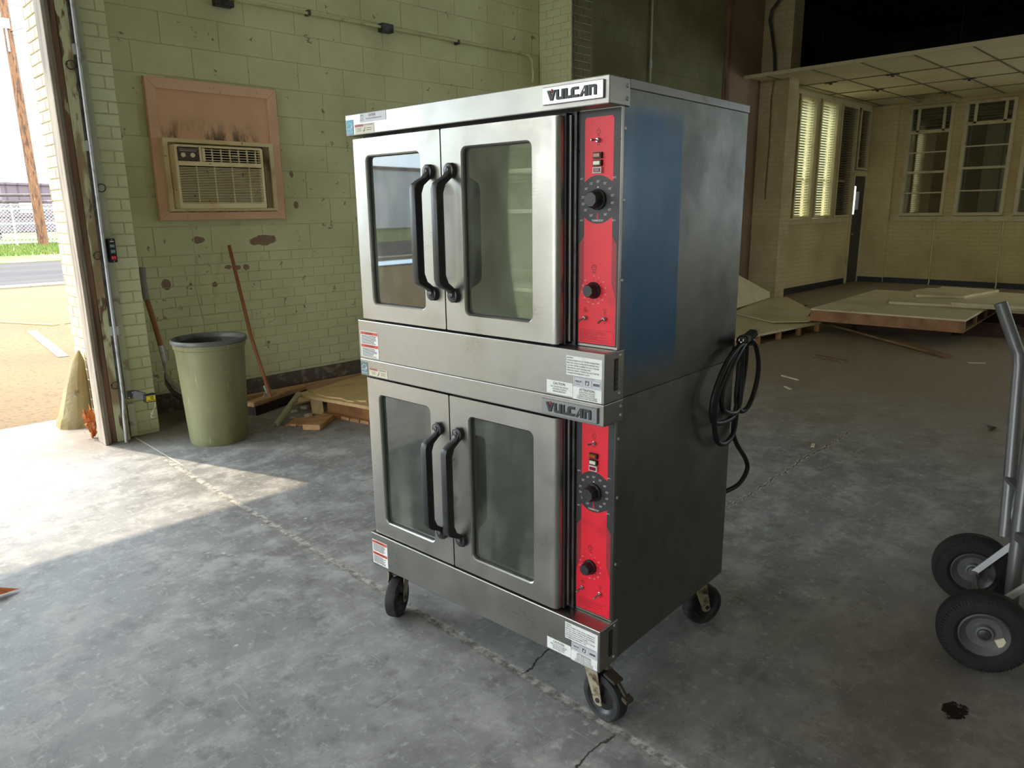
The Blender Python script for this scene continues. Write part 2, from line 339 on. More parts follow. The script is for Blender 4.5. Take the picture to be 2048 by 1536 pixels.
M['can'] = pm('olive_can_plastic', S(128, 128, 92), .45, coord='obj', layers=((S(104,102,66), 4, .4, .7, (1,1,.5)),(S(166,162,124), 20, .62, .74, (3,3,.6))), bump=(20, .06, .003, (8,8,.4)))
M['can_rim'] = pm('can_rim', S(96, 98, 92), .4, coord='obj', layers=((S(66,66,62), 8, .5, .7),))
M['can_in'] = pm('can_inside', S(62, 58, 52), .5, coord='obj')
M['shovel'] = pm('shovel_steel', (.42, .40, .38), .4, .9, layers=(((.22,.20,.18), 12, .45, .7),))
M['gray_paint'] = pm('grey_grip', S(148, 142, 136), .6)
M['bristle'] = pm('dark_bristle', S(62, 46, 40), .9, layers=((S(40,30,28), 60, .4, .7),), bump=(80, .8, .01, (1,1,.1)))
M['white_cord'] = pm('white_cord', S(206, 202, 176), .6)
M['yellow'] = pm('yellow_label', S(236, 214, 40), .5)
M['sheet'] = pm('white_sheet', S(214, 202, 164), .45, layers=((S(186,168,126), 2, .45, .75),))
M['sheet_gloss'] = pm('glossy_white_sheet', S(206, 194, 156), .28, layers=((S(180,162,122), 2, .45, .75),))
M['platform_edge'] = pm('reddish_platform_wood', S(158, 112, 66), .55, layers=((S(124,82,46), 5, .4, .7),))
M['platform_in'] = pm('dark_core', S(70, 44, 32), .8)
M['board_brown'] = pm('brown_board', S(136, 108, 74), .7, layers=((S(104,80,54), 4, .4, .7),))
M['door_green'] = pm('dark_green_door', S(52, 50, 40), .5, layers=((S(40,38,30), 4, .4, .7),))
M['blind'] = None
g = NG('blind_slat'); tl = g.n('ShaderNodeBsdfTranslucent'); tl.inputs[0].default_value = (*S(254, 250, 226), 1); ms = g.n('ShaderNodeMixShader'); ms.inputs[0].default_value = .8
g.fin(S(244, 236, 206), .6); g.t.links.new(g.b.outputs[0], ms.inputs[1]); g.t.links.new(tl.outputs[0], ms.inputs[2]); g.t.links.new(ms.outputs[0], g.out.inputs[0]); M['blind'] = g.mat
M['blind_dark'] = pm('opaque_blind', S(128, 114, 82), .6)  # darker copy of the blind, lack of light put into its colour
M['brown_panel'] = pm('brown_backing', S(128, 104, 70), .6, layers=((S(112,88,60), 2, .4, .7),))
M['pole'] = pm('utility_pole_wood', S(112, 76, 48), .85, layers=((S(70,44,28), 3, .45, .62, (6,6,1)),(S(140,110,80), 5, .6, .7, (6,6,1))), bump=(10, .4, .02, (6,6,1)))
M['siding'] = None
g = NG('mauve_siding'); x_, y_, z_ = g.sep(g.pos()); _w = g.ramp(g.m('SINE', g.m('MULTIPLY', x_, 12)), .8, .95)
g.bump(_w, .6, .05); M['siding'] = g.fin(g.mix(_w, S(92, 74, 80), S(76, 60, 66)), .6)
M['fence'] = pm('fence_galv', (.45, .46, .47), .5, .8)
M['rack_dark'] = pm('rusty_pipe', S(78, 66, 64), .7, layers=((S(118,108,104), 3, .5, .7),))
M['leaf'] = pm('tree_leaf', S(96, 112, 72), .7, rvar=.2)
M['dead'] = pm('dead_leaf', S(186, 106, 48), .7, layers=((S(130,64,28), 20, .45, .7),))
M['grass'] = pm('grass_blade', S(84, 106, 28), .8, layers=((S(106,108,40), 1.2, .4, .7),))
M['conc_cone'] = pm('cream_concrete', S(140, 126, 92), .9, layers=((S(128,110,68), 3, .4, .7),(S(98,84,58), 10, .66, .74)), bump=(26, .7, .012))
M['asphalt'] = pm('asphalt', S(62, 57, 57), .9, layers=((S(74,68,66), .5, .4, .7, (.2,2,1)),), bump=(40, .3, .01), spec=.1)
M['soil'] = pm('verge_soil', S(96, 82, 58), .95, layers=((S(72,88,28), .9, .42, .52),), bump=(20, .5, .03))
M['line_y'] = pm('yellow_line', S(120, 100, 34), .8, layers=((S(96,80,50), 6, .55, .7),))
M['line_w'] = pm('white_line', S(126, 118, 100), .8, layers=((S(100,88,68), 6, .5, .65),))
g = NG('lot_concrete'); p = g.pos(); c = g.mix(g.ramp(g.noise(p, .5, 5), .35, .7), S(108, 88, 62), S(97, 79, 56)); c = g.mix(g.ramp(g.noise(p, 24, 5), .5, .75), c, S(78, 62, 44))
g.bump(g.noise(p, 30, 6), .3, .01); M['lot'] = g.fin(c, .9, spec=.15)

# floor: one graph for dust, scuffs, the slab joint, cracks, tyre prints and the oil spot
g = NG('shop_floor'); p = g.pos(); x, y, z = g.sep(p)
n_big = g.noise(p, .8, 3); n_mid = g.noise(g.mul(p, (1.7, 1.9, 1)), 2.6, 6, .70); n_fine = g.noise(p, 26, 4, .7); n_st = g.noise(g.mul(p, (2.4, 2.0, 1)), 3.4, 6, .72); n40 = g.noise(p, 40, 3, .7)
c = g.mix(g.ramp(n_big, .35, .68), S(142, 142, 142), S(118, 117, 116))
c = g.mix(g.ramp(n_mid, .42, .66), c, S(166, 165, 164))
c = g.mix(g.ramp(n_st, .50, .66, 0, .5), c, S(98, 97, 96))
c = g.mix(g.ramp(n_fine, .54, .72, 0, .6), c, S(192, 190, 186))
scr = g.ramp(g.noise(g.mul(p, (9, 1.1, 1)), 7, 2, .5, .9), .66, .72, 0, .45); scr2 = g.ramp(g.noise(g.mul(p, (1.0, 10, 1)), 6, 2, .5, .9), .67, .73, 0, .4)
c = g.mix(scr, c, S(178, 176, 173)); c = g.mix(scr2, c, S(182, 180, 177))
c = g.mix(g.ramp(n40, .64, .72, 0, .5), c, S(88, 86, 85))
c = g.mix(g.ramp(g.vor(p, 5.5), .055, .035, 0, .7), c, S(206, 204, 196))
_far = g.ramp(g.m('ADD', x, g.m('MULTIPLY', n_big, 1.5)), 4.5, 7.5); c = g.mix(g.m('MULTIPLY', _far, .8), c, S(150, 134, 106))
_brn = g.m('MULTIPLY', g.ramp(g.m('ADD', y, g.m('MULTIPLY', n_big, .8)), 1.6, .9), g.ramp(x, 1.2, 2.0)); _brn = g.m('MULTIPLY', _brn, g.ramp(x, 5.5, 3.2)); c = g.mix(g.m('MULTIPLY', _brn, .5), c, S(104, 90, 76))  # oven's brownish shade on its right mixed into the floor colour
_wal = g.ramp(g.m('ADD', y, g.m('MULTIPLY', n_mid, .5)), 4.95, 5.5); c = g.mix(g.m('MULTIPLY', _wal, .6), c, S(122, 106, 88))
wig = g.m('MULTIPLY', g.m('SUBTRACT', g.noise(p, 5, 4, .7), .5), .09); wig2 = g.m('MULTIPLY', g.m('SUBTRACT', n40, .5), .03)
jx = g.m('ABSOLUTE', g.m('SUBTRACT', g.m('ADD', x, wig2), 1.493))
jn = g.m('MULTIPLY', g.ramp(jx, .022, .008), g.ramp(y, 4.75, 4.5)); jfill = g.ramp(n_fine, .35, .65)
c = g.mix(jn, c, g.mix(jfill, S(112, 109, 104), S(190, 187, 180)))
jf = g.m('MULTIPLY', g.ramp(g.m('ABSOLUTE', g.m('SUBTRACT', x, 1.53)), .007, .003), g.ramp(y, 4.3, 4.5)); c = g.mix(jf, c, S(196, 192, 184))
def crack(x0, y0, x1, y1, wd, wob):
    L = math.hypot(x1-x0, y1-y0); dx, dy = (x1-x0)/L, (y1-y0)/L
    t = g.m('ADD', g.m('MULTIPLY', g.m('SUBTRACT', x, x0), dx), g.m('MULTIPLY', g.m('SUBTRACT', y, y0), dy))
    d = g.m('ABSOLUTE', g.m('ADD', g.m('ADD', g.m('MULTIPLY', g.m('SUBTRACT', x, x0), -dy), g.m('MULTIPLY', g.m('SUBTRACT', y, y0), dx)), g.m('MULTIPLY', wig, wob)))
    return g.m('MULTIPLY', g.ramp(d, wd, wd*.35), g.m('MULTIPLY', g.ramp(t, -.02, .02), g.ramp(t, L+.02, L-.02)))
ck = crack(1.479, 1.09, .6, 1.05, .006, 1.2); ck = g.m('MAXIMUM', ck, crack(1.493, 1.467, 1.9, 1.53, .006, 1.2))
cw = crack(3.0, 1.66, 4.9, 1.72, .016, 1.6); ckd = crack(3.0, 1.66, 4.9, 1.72, .006, 1.6)
c = g.mix(ck, c, S(62, 58, 54)); c = g.mix(g.m('MULTIPLY', cw, jfill), c, S(204, 196, 184)); c = g.mix(ckd, c, S(96, 84, 76))
ln = crack(1.6, .905, 4.2, 1.01, .016, .12); c = g.mix(g.m('MULTIPLY', ln, .3), c, S(156, 153, 148))
def tyre(yc, hw, x0, x1, per):
    v = g.m('ABSOLUTE', g.m('SUBTRACT', y, yc)); ph = g.m('SINE', g.m('MULTIPLY', g.m('ADD', g.m('ADD', x, g.m('MULTIPLY', v, .55)), wig), 2*PI/per))
    mk = g.m('MULTIPLY', g.ramp(ph, .0, .35), g.m('MULTIPLY', g.ramp(v, hw, hw*.85), g.ramp(v, .015, .03)))
    mk = g.m('MULTIPLY', mk, g.m('MULTIPLY', g.ramp(x, x0, x0+.3), g.ramp(x, x1, x1-.3))); return g.m('MULTIPLY', mk, g.ramp(n_mid, .3, .6, .35, 1.0))
ty = g.m('MAXIMUM', tyre(2.40, .21, .45, 1.75, .17), tyre(3.53, .15, .2, 3.0, .16)); c = g.mix(g.m('MULTIPLY', ty, .22), c, S(92, 90, 88))
od = g.m('ADD', g.m('POWER', g.m('DIVIDE', g.m('SUBTRACT', x, 2.267), .048), 2), g.m('POWER', g.m('DIVIDE', g.m('SUBTRACT', y, .411), .034), 2))
od = g.m('ADD', od, g.m('MULTIPLY', g.m('SUBTRACT', n40, .5), 4.0)); oil = g.ramp(od, 1.0, .7); c = g.mix(oil, c, S(38, 24, 16))
h = g.m('MULTIPLY', n40, .5); h = g.m('SUBTRACT', h, g.m('MULTIPLY', jn, g.m('MULTIPLY', n40, 2.0)))
g.bump(h, .22, .006)
M['floor'] = g.fin(c, g.m('SUBTRACT', g.ramp(n_mid, .3, .7, .62, .8), g.m('MULTIPLY', oil, .4)), spec=.35)

# ------------------------------------------------------------------ setting: shell
struct(MB().box(-9, 15.62, -9, 6.13, -.12, 0).build('floor', M['floor']), 'dusty grey concrete shop floor with a slab joint')
YW = 5.75
def panel(name, boxes, mat, label=None, parent=None):
    mb = MB(); [mb.box(*b) for b in boxes]; o = mb.build(name, mat, parent)
    return struct(o, label) if parent is None else o
ZT = 4.6
wl = panel('wall_left', [(1.7, 6.2, YW+.004, 6.13, 0, ZT)], M['mortar_green'], 'green painted block wall with a brick base behind the oven')
panel('wall_front', [(-5.0, -3.0, 5.7, 6.13, 0, ZT), (-9, -8.2, 5.7, 6.13, 0, ZT), (-3.0, 1.47, 5.7, 6.13, HEAD, ZT), (-8.2, -5.0, 5.7, 6.13, HEAD, ZT)], M['pier'])  # second doorway in this unseen stretch is added to let in light
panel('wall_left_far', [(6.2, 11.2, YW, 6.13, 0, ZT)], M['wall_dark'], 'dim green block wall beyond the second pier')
panel('wall_rear', [(-9.3, -9, -9, -.8, 0, ZT), (-9.3, -9, 4.9, 6.13, 0, ZT), (-9.3, -9, -.8, 4.9, 4.2, ZT)], M['pier'])  # unseen rear wall; its wide opening is added for light
panel('wall_right', [(-9.3, 12.4, -9.3, -9, 0, ZT), (12.4, 15.9, -9.3, -9, 0, 1.2), (12.4, 15.9, -9.3, -9, 3.2, ZT), (15.5, 15.9, -9.3, -9, 1.2, 3.2), (13.9, 14.0, -9.3, -9, 1.2, 3.2)], M['wall_light'])  # window gaps near the far end are added for light
panel('ceiling', [(-9.3, 10.6, -9.3, 6.13, ZT, ZT+.1)], M['ceil'])
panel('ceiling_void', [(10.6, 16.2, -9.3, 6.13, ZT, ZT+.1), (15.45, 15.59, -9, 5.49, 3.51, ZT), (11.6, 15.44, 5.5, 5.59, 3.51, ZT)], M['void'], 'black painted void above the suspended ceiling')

_bk = {}
def brick_mesh(kind, wd, ht, dp, ch):
    k = (kind, round(wd, 3), round(ht, 3))
    if k not in _bk:
        a, b = wd/2, ht/2; mb = MB()
        vs = [(-a,0+ch*.8,-b),(a,ch*.8,-b),(a,ch*.8,b),(-a,ch*.8,b),(-a+ch,0,-b+ch),(a-ch,0,-b+ch),(a-ch,0,b-ch),(-a+ch,0,b-ch),(-a,dp,-b),(a,dp,-b),(a,dp,b),(-a,dp,b)]
        mb.add(vs, [(4,5,6,7),(0,1,5,4),(1,2,6,5),(2,3,7,6),(3,0,4,7),(0,8,9,1),(1,9,10,2),(2,10,11,3),(3,11,8,0)])
        _bk[k] = mb.mesh(kind)
    return _bk[k]
def lay(parent, name, mat, u0, u1, z0, z1, bl, bh, plane, at, gap=.005, dp=.03, ch=.003, off=0.0, proud=.0012, skip=None):
    row = 0; zz = z0
    while zz + bh*.5 < z1:
        hh = min(bh, z1-zz); u = u0 - (off + (bl/2 if row % 2 else 0)) % bl
        while u < u1 - .01:
            a, b = max(u, u0), min(u+bl, u1)
            if b-a > .012 and not (skip and skip((a+b)/2, zz+hh/2)):
                me = brick_mesh(name+plane, b-a-gap, hh-gap, dp, ch)
                c = (a+b)/2; pr = random.uniform(-1, 1)*proud
                if plane == 'Y': o = obj(name, me, mat, parent, (c, at-.002+pr, zz+hh/2))
                else: o = obj(name, me, mat, parent, (at-.002+pr, c, zz+hh/2), (0, 0, -PI/2))
            u += bl
        zz += bh; row += 1
acskip = lambda u, z: 2.12 < u < 2.97 and 1.5 < z < 2.38
lay(wl, 'brick', M['wall'], 1.7, 6.2, .16, 1.18, .2, .0785, 'Y', YW)
lay(wl, 'block', M['wall'], 1.7, 6.2, 1.18, 4.16, .43, .2135, 'Y', YW, gap=.004, off=.13, skip=acskip)
panel('trim_1', [(1.7, 6.2, 5.715, YW, 0, .14)], pm('crumbled_base', S(104, 92, 78), .95, layers=((S(146,134,114), 14, .5, .65),), bump=(18, 1.0, .03)), 'crumbled dark strip along the foot of the green wall')
# pier beside the doorway
wp = panel('wall_pier', [(1.49, 1.702, 5.236, YW+.1, 0, ZT), (1.478, 1.7, 5.5, 6.124, 0, ZT)], M['mortar_green'], 'painted brick pier between the open doorway and green wall')
_bk.clear()
lay(wp, 'brick', M['pier'], 1.545, 1.705, .02, 4.1, .2, .0745, 'Y', 5.23, off=.10, ch=.004)
_bk.clear()
lay(wp, 'brick', M['cream_brick'], 5.45, 6.13, .02, 3.5, .2, .0745, 'X', 1.47, off=.04, ch=.005)
# second pier
w2 = panel('wall_pier_second', [(6.204, 6.52, 5.284, 5.76, 0, ZT)], M['mortar_green'], 'painted brick pier standing on the wall behind the oven')
_bk.clear()
lay(w2, 'brick', M['pier'], 5.29, 5.75, .02, 4.2, .2, .0745, 'X', 6.2, off=.05)
lay(w2, 'brick', M['wall_dark'], 6.2, 6.53, .02, 4.2, .2, .0745, 'Y', 5.28, off=.03)  # front face takes the shaded copy of the paint
# far part: plaster section, third pier, window wall, back wall
panel('wall_plaster', [(10.25, 11.2, 5.735, 5.76, 0, ZT)], M['flank'], 'brown plaster wall section before the third pier')
panel('wall_pier_third', [(11.2, 11.52, 5.27, 5.76, 0, ZT)], M['flank_brick'], 'cream brick pier at the edge of the suspended ceiling')
panel('trim_2', [(10.10, 10.2, 5.70, 5.75, 0, ZT)], M['old_wood_brown'], 'dark brown vertical strip on the far green wall')
YF = 5.6
XW = [(12.31, 12.99), (13.15, 13.9), (14.06, 14.83)]
panel('wall_window', [(11.52, 14.83, YF, 6.0, 0, 1.28), (11.52, 15.6, YF, 6.0, 3.29, 3.6), (11.52, 12.3, YF, 6.0, 1.28, 3.29), (12.99, 13.15, YF, 6.0, 1.28, 3.29), (13.9, 14.06, YF, 6.0, 1.28, 3.29), (14.83, 14.9, YF, 6.0, 0, 3.29), (14.9, 15.6, YF, 6.0, 2.07, 2.16), (15.55, 15.6, YF, 6.0, 0, 3.29)], M['far_wall'], 'cream brick wall with tall blinds at the far left')
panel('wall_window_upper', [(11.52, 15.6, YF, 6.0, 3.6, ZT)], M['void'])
YB = [(4.17, 4.93), (3.21, 4.0), (2.28, 3.06), (1.34, 2.12)]
bw = [(15.6, 15.9, 4.93, 5.6, 1.28, 3.3), (15.6, 15.9, -9, 5.6, 0, 1.28), (15.6, 15.9, -9, 5.6, 3.30, 3.5), (15.6, 15.9, .3, 1.34, 1.28, 3.3), (15.6, 15.9, -9, -1.9, 1.28, 3.3), (15.6, 15.9, -.85, -.75, 1.28, 3.3)]  # gaps at the unseen right end are openings added for light
for (a, b), (c_, d_) in zip(YB[1:], YB[:-1]): bw.append((15.6, 15.9, b, c_, 1.28, 3.3))
panel('wall_inner_room', [(15.92, 16.0, .32, 5.6, 0, ZT), (15.9, 15.92, -9, .4, 3.5, ZT)], M['void'])  # panel added behind the back wall to keep sky light out
panel('wall_back', bw, M['back_wall'], 'cream brick back wall with tall inner windows')
panel('wall_back_pier', [(15.53, 15.6, 5.1, 5.6, 0, 3.35)], M['back_wall'])
panel('wall_back_upper', [(15.6, 15.9, -9, 5.6, 3.5, ZT)], M['void'])
panel('baseboard_left', [(11.53, 14.8, 5.575, 5.6, 0, .11)], M['black_base'])
panel('baseboard_back', [(15.575, 15.6, -8, 5.1, 0, .1), (15.505, 15.53, 5.1, 5.58, 0, .1)], M['black_base'])
panel('trim_3', [(15.56, 15.6, -8, 5.08, 1.19, 1.28)], M['cream_trim'], 'cream ledge under the back wall windows')
panel('trim_4', [(11.6, 14.83, 5.565, 5.6, 1.19, 1.28)], M['cream_trim'], 'cream ledge under the tall left windows')

# tall windows with blinds on the left wall
wn = 0
def left_window(x0, x1, z0, z1, lit, label):
    global wn; wn += 1
    f = .04; fr = MB().ring([(x0,z0),(x1,z0),(x1,z1),(x0,z1)], [(x0+f,z0+f),(x1-f,z0+f),(x1-f,z1-f),(x0+f,z1-f)], (0, 5.57, 0), (1,0,0), (0,0,1), (0, .12, 0))
    o = struct(fr.build('window_%d' % wn, M['cream_trim']), label)
    MB().box(x0+f, x1-f, 5.72, 5.726, z0+f, z1-f).build('pane', M['win_glass'], o)
    MB().box(x0+f, x1-f, 5.71, 5.74, (z0+z1)/2-.35, (z0+z1)/2-.31).build('meeting_rail', M['cream_trim'], o)
    sl = MB().obox((0,0,0), ((x1-x0)/2-f-.01,0,0), (0,.0195,-.0085), (0,.0003,.0006)).mesh('slat'); zz = z0+f+.03
    while zz < z1-f-.02:
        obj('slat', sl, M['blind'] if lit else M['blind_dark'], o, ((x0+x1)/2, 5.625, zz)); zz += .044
    for xx in (x0+f+.1, x1-f-.1): MB().box(xx-.003, xx+.003, 5.606, 5.609, z0+f, z1-f).build('ladder_cord', M['blind_dark'], o)
    return o
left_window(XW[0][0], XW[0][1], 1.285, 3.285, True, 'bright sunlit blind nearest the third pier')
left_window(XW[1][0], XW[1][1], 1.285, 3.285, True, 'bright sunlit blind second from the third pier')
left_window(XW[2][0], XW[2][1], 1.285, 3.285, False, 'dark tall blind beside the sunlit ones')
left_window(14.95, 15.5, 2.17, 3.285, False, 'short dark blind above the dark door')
panel('wall_outer_boarding', [(14.0, 15.7, 6.02, 6.06, 0, 3.6)], M['board_brown'])  # unseen board added outside to keep light off the last two windows
d1 = struct(MB().box(14.93, 15.5, 5.595, 5.66, .01, 2.05).build('door_1', M['door_green']), 'dark green narrow door in the far corner')
MB().box(14.945, 14.995, 5.565, 5.60, 1.33, 1.86).build('glass_slit', pm('bright_slit', S(240, 240, 236), .3, Emission_Color=S(250, 250, 246), Emission_Strength=1.2), d1)  # white strip set proud of the door, its brightness added as emission
MB().box(15.1, 15.25, 5.588, 5.596, 1.42, 1.76).build('paper_notice', M['label_grey'], d1)
MB().lathe([(0,0),(.025,0),(.03,.02),(.025,.05),(0,.055)], 12, (14.99, 5.596, .95), (0,-1,0)).build('knob', M['chrome'], d1, smooth=40)
struct(MB().box(14.86, 14.93, 5.57, 5.66, 0, 2.12).box(15.5, 15.53, 5.57, 5.66, 0, 2.12).box(14.93, 15.5, 5.57, 5.66, 2.05, 2.12).build('trim_5', M['cream_trim']), 'cream frame around the dark door')

# inner windows in the back wall
def back_window(y0, y1, zt, label):
    global wn; wn += 1; z0, z1, f = 1.29, 3.29, .055
    fr = MB().ring([(y0,z0),(y1,z0),(y1,z1),(y0,z1)], [(y0+f,z0+f),(y1-f,z0+f),(y1-f,z1-f),(y0+f,z1-f)], (15.56, 0, 0), (0,1,0), (0,0,1), (.14, 0, 0))
    o = struct(fr.build('window_%d' % wn, M['cream_trim']), label); a, b = y0+f, y1-f
    MB().box(15.60, 15.64, a, b, zt-.03, zt+.03).build('transom_rail', M['cream_trim'], o)
    zs = [z0+f+(zt-z0-f)*k/4 for k in range(5)]
    for k in range(1, 4): MB().box(15.60, 15.63, a, b, zs[k]-.012, zs[k]+(.03 if k == 2 else .012)).build('muntin', M['cream_trim'], o)
    for k in range(4): MB().box(15.625, 15.63, a, b, zs[k]+.005, zs[k+1]-.005).build('pane', M['mirror_glass'], o)
    MB().box(15.625, 15.63, a, b, zt+.03, z1-f).build('pane', M['win_glass'], o)
    for yy in (a+.11, b-.11): MB().box(15.60, 15.615, yy-.025, yy+.025, zt, z1-f).build('tape', M['cream_trim'], o)
    for k in range(6): MB().obox((15.66, (a+b)/2, zt+.05+k*(z1-f-zt-.06)/6), (0, (b-a)/2, random.uniform(-.02, .02)), (.012, 0, .01), (0, 0, .001)).build('slat', M['blind_dark'], o)
    MB().box(15.70, 15.72, a-.05, b+.05, z0, zt).build('backing_board', M['brown_panel'], o)
    MB().box(15.88, 15.9, a-.05, b+.05, zt, z1).build('dark_backing', M['void'], o)
    return o
M['mirror_glass'] = glass('reflecting_glass', (.8, .78, .7), .12, .04)
back_window(*YB[0], 2.82, 'back wall window with three bright reflected stripes')
back_window(*YB[1], 2.90, 'back wall window over plain brown backing')
back_window(*YB[2], 2.90, 'back wall window cut by the right photo edge')
back_window(*YB[3], 2.90, 'back wall window beyond the right photo edge')

# suspended ceiling
cs = struct(MB().box(10.67, 10.69, -8.9, 5.74, 3.345, 3.395).build('ceiling_suspended', M['edge']), 'suspended ceiling of cream mineral tiles over the far end')
CXs = [10.69, 12.045, 13.36, 14.6, 15.6]; CYs = [5.6-.0] + [4.757-.664*k for k in range(-1, 16)]
CYs = [5.74] + [5.421-.664*k for k in range(0, 16)]
for i in range(4):
    x0, x1 = CXs[i], CXs[i+1]
    for j in range(len(CYs)-1):
        y1, y0 = CYs[j], CYs[j+1]
        if i >= 1: y1 = min(y1, 5.59)
        if i == 3 and j == 2: continue
        if x0 < 11.5 and j == 0: y0, y1 = y0, 5.72
        obj('ceiling_tile', MB().box(x0+.012, x1-.012, y0+.01, y1-.01, 3.366+random.uniform(0, .004), 3.382).mesh('ceiling_tile'), M['tile'], cs)
for j, yy in enumerate(CYs[1:]): MB().box(10.69, 15.6, yy-.012, yy+.012, 3.358, 3.366).build('grid_bar', M['grid'], cs)
for xx in CXs[1:4]: MB().box(xx-.011, xx+.011, -8.9, 5.55, 3.357, 3.364).build('grid_bar', M['grid'], cs)
clip = MB().box(-.09, .09, -.016, .016, -.012, 0).box(-.02, .02, -.01, .01, -.035, -.012).mesh('grid_clip')
for xx, yy in ((12.045, 5.0), (12.045, 4.1), (12.045, 2.25), (13.36, 4.76), (13.36, 3.43), (13.36, 1.75), (14.6, 4.09)): obj('grid_clip', clip, M['dark_metal'], cs, (xx, yy, 3.357), (0, 0, PI/2))
for yy in (4.6, 2.9, 1.2): MB().cyl((10.7, yy, 3.395), (10.7, yy, ZT), .0016, n=5).build('hanger_wire', M['dark_metal'], cs)

# ------------------------------------------------------------------ doorway jamb and what hangs on it
jb = struct(MB().box(1.33, 1.352, 5.15, 5.30, 0, HEAD).build('trim_6', M['old_wood_gray'], bevel=.003), 'weathered wooden jamb boards of the open doorway')
MB().box(1.352, 1.372, 5.165, 5.28, 0, HEAD).build('board', M['old_wood_gray'], jb, bevel=.003)
MB().box(1.372, 1.412, 5.185, 5.28, 0, HEAD).build('board', M['old_wood_brown'], jb, bevel=.003)
MB().box(1.412, 1.492, 5.175, 5.28, 0, HEAD).build('board', M['old_wood_green'], jb, bevel=.004)
MB().box(1.505, 1.55, 5.195, 5.25, .28, HEAD).box(1.505, 1.55, 5.195, 5.25, .012, .24).build('board', M['old_trim'], jb, bevel=.003)
MB().box(1.352, 1.47, 5.28, 5.36, 0, HEAD).build('stop', M['old_wood_gray'], jb)
pts = [(1.498+.006*math.sin(zz*2.1), 5.152+.004*math.sin(zz*3), zz) for zz in [k*.1 for k in range(1, 46)]]
pts = [(1.452, 5.135, 0.0), (1.458, 5.137, .18)] + [(1.47+(min(p_[2], 3)/3)*.03, 5.148, p_[2]) for p_ in pts if p_[2] > .3]
tp = thing('metal_conduit', 'bare metal conduit running up the doorway jamb', 'conduit', (1.452, 5.135, 0))
def rel(P, o): return [tuple(Vector(q)-o.location) for q in P]
MB().tube(rel(pts, tp), .0115, 10).build('pipe', M['zinc'], tp, smooth=50)
for zz in (.75, 1.9, 2.45): MB().box(-.004+.02*zz/3*1.4, .05, -.012+.018, .04, zz-.03, zz+.03).build('strap', M['zinc'], tp)
MB().tube(rel([(1.478+.025*min(zz, 3)/3-.018, 5.168, zz) for zz in (0.02, .5, 1, 2, 3, 3.45)], tp), .009, 8).build('grey_channel', M['dark_metal'], tp)
for k, (xx, zz, lb) in enumerate(((1.446, 2.36, 'rusty ring high on the peeling doorway board'), (1.520, 1.65, 'rusty ring beside the conduit at mid height'), (1.446, 1.235, 'rusty ring on the doorway board level with the button box'), (1.440, .39, 'lowest rusty ring on the doorway board'))):
    t = thing('eye_ring', lb, 'ring', (xx, 5.17, zz), 0, 'rings on the doorway jamb')
    MB().tube([(.024*math.cos(a), -.014-.006*math.sin(a), .024*math.sin(a)) for a in [2*PI*i/20 for i in range(20)]], .0035, 6, close=True).build('ring', M['dark_metal'], t, smooth=60)
    MB().cyl((-.02, .012, .004), (-.02, -.014, .004), .005, n=8).build('eye_bolt', M['dark_metal'], t)
t = thing('door_control', 'black three button door control box beside the conduit', 'button box', (1.535, 5.17, 1.262))
MB().box(-.022, .022, -.018, .055, -.075, .075).build('housing', M['blk'], t, bevel=.004)
for k, (zz, m_) in enumerate(((.03, 'label_teal'), (-.005, 'label_teal'), (-.045, 'red'))):
    b_ = MB().box(-.013, .013, -.026, -.018, zz-.011, zz+.011).build('push_button', M[m_], t, bevel=.002)
    tb = MB(); put_text(tb, ('OPEN', 'CLOSE', 'STOP')[k], .007, (0, -.0265, zz), (1,0,0), (0,0,1), width=.018); tb.build('lettering', M['inkw'], b_)
MB().box(-.012, .012, -.0195, -.018, .055, .06).build('print_line', M['inkw'], t)
for zz in (.067, -.067): MB().cyl((0, -.021, zz), (0, -.017, zz), .004, n=8).build('screw', M['zinc'], t)
MB().tube([(.006, -.01, -.075), (.012, -.012, -.09), (.024, -.012, -.105), (.03, -.01, -.115)], .0015, 5).build('loose_wire', M['yellow'], t)
t = thing('door_sensor', 'safety sensor with yellow label on a black bracket near the floor', 'sensor', (1.497, 5.11, .30))
MB().box(-.01, .04, -.004, .004, -.005, .05).bar((.03, -.004, .025), (.085, -.045, .005), .012, .05).build('bracket', M['dark_metal'], t)
for xx, zz in ((0, .005), (.025, .035)): MB().cyl((xx, -.008, zz), (xx, .004, zz), .005, n=8).build('bolt', M['zinc'], t)
hs = MB().box(.075, .145, -.075, -.035, -.035, .02).build('housing', M['blk'], t, bevel=.003)
yl = MB().box(.083, .14, -.0765, -.075, -.028, .01).build('yellow_label', M['yellow'], t)
tb = MB().ring([(.118+.009*math.cos(a), -.006+.009*math.sin(a)) for a in [2*PI*i/12 for i in range(12)]], [(.118+.005*math.cos(a), -.006+.005*math.sin(a)) for a in [2*PI*i/12 for i in range(12)]], (0, -.0772, 0), (1,0,0), (0,0,1), (0,.0004,0))
[tb.box(.088, .135, -.0774, -.0766, zz, zz+.002) for zz in (-.024, -.02, .004)]; tb.build('print', M['ink'], yl)
MB().tube([(.14, -.05, -.03)]+[(.125+.02*math.cos(a*.25), -.045, -.05-.0014*a*6) for a in range(0, 13)]+[(.118+.012*math.cos(a), -.045+.012*math.sin(a), -.10-.004*a) for a in [i*.7 for i in range(22)]], .0018, 5).build('coiled_wire', M['white_cord'], t)

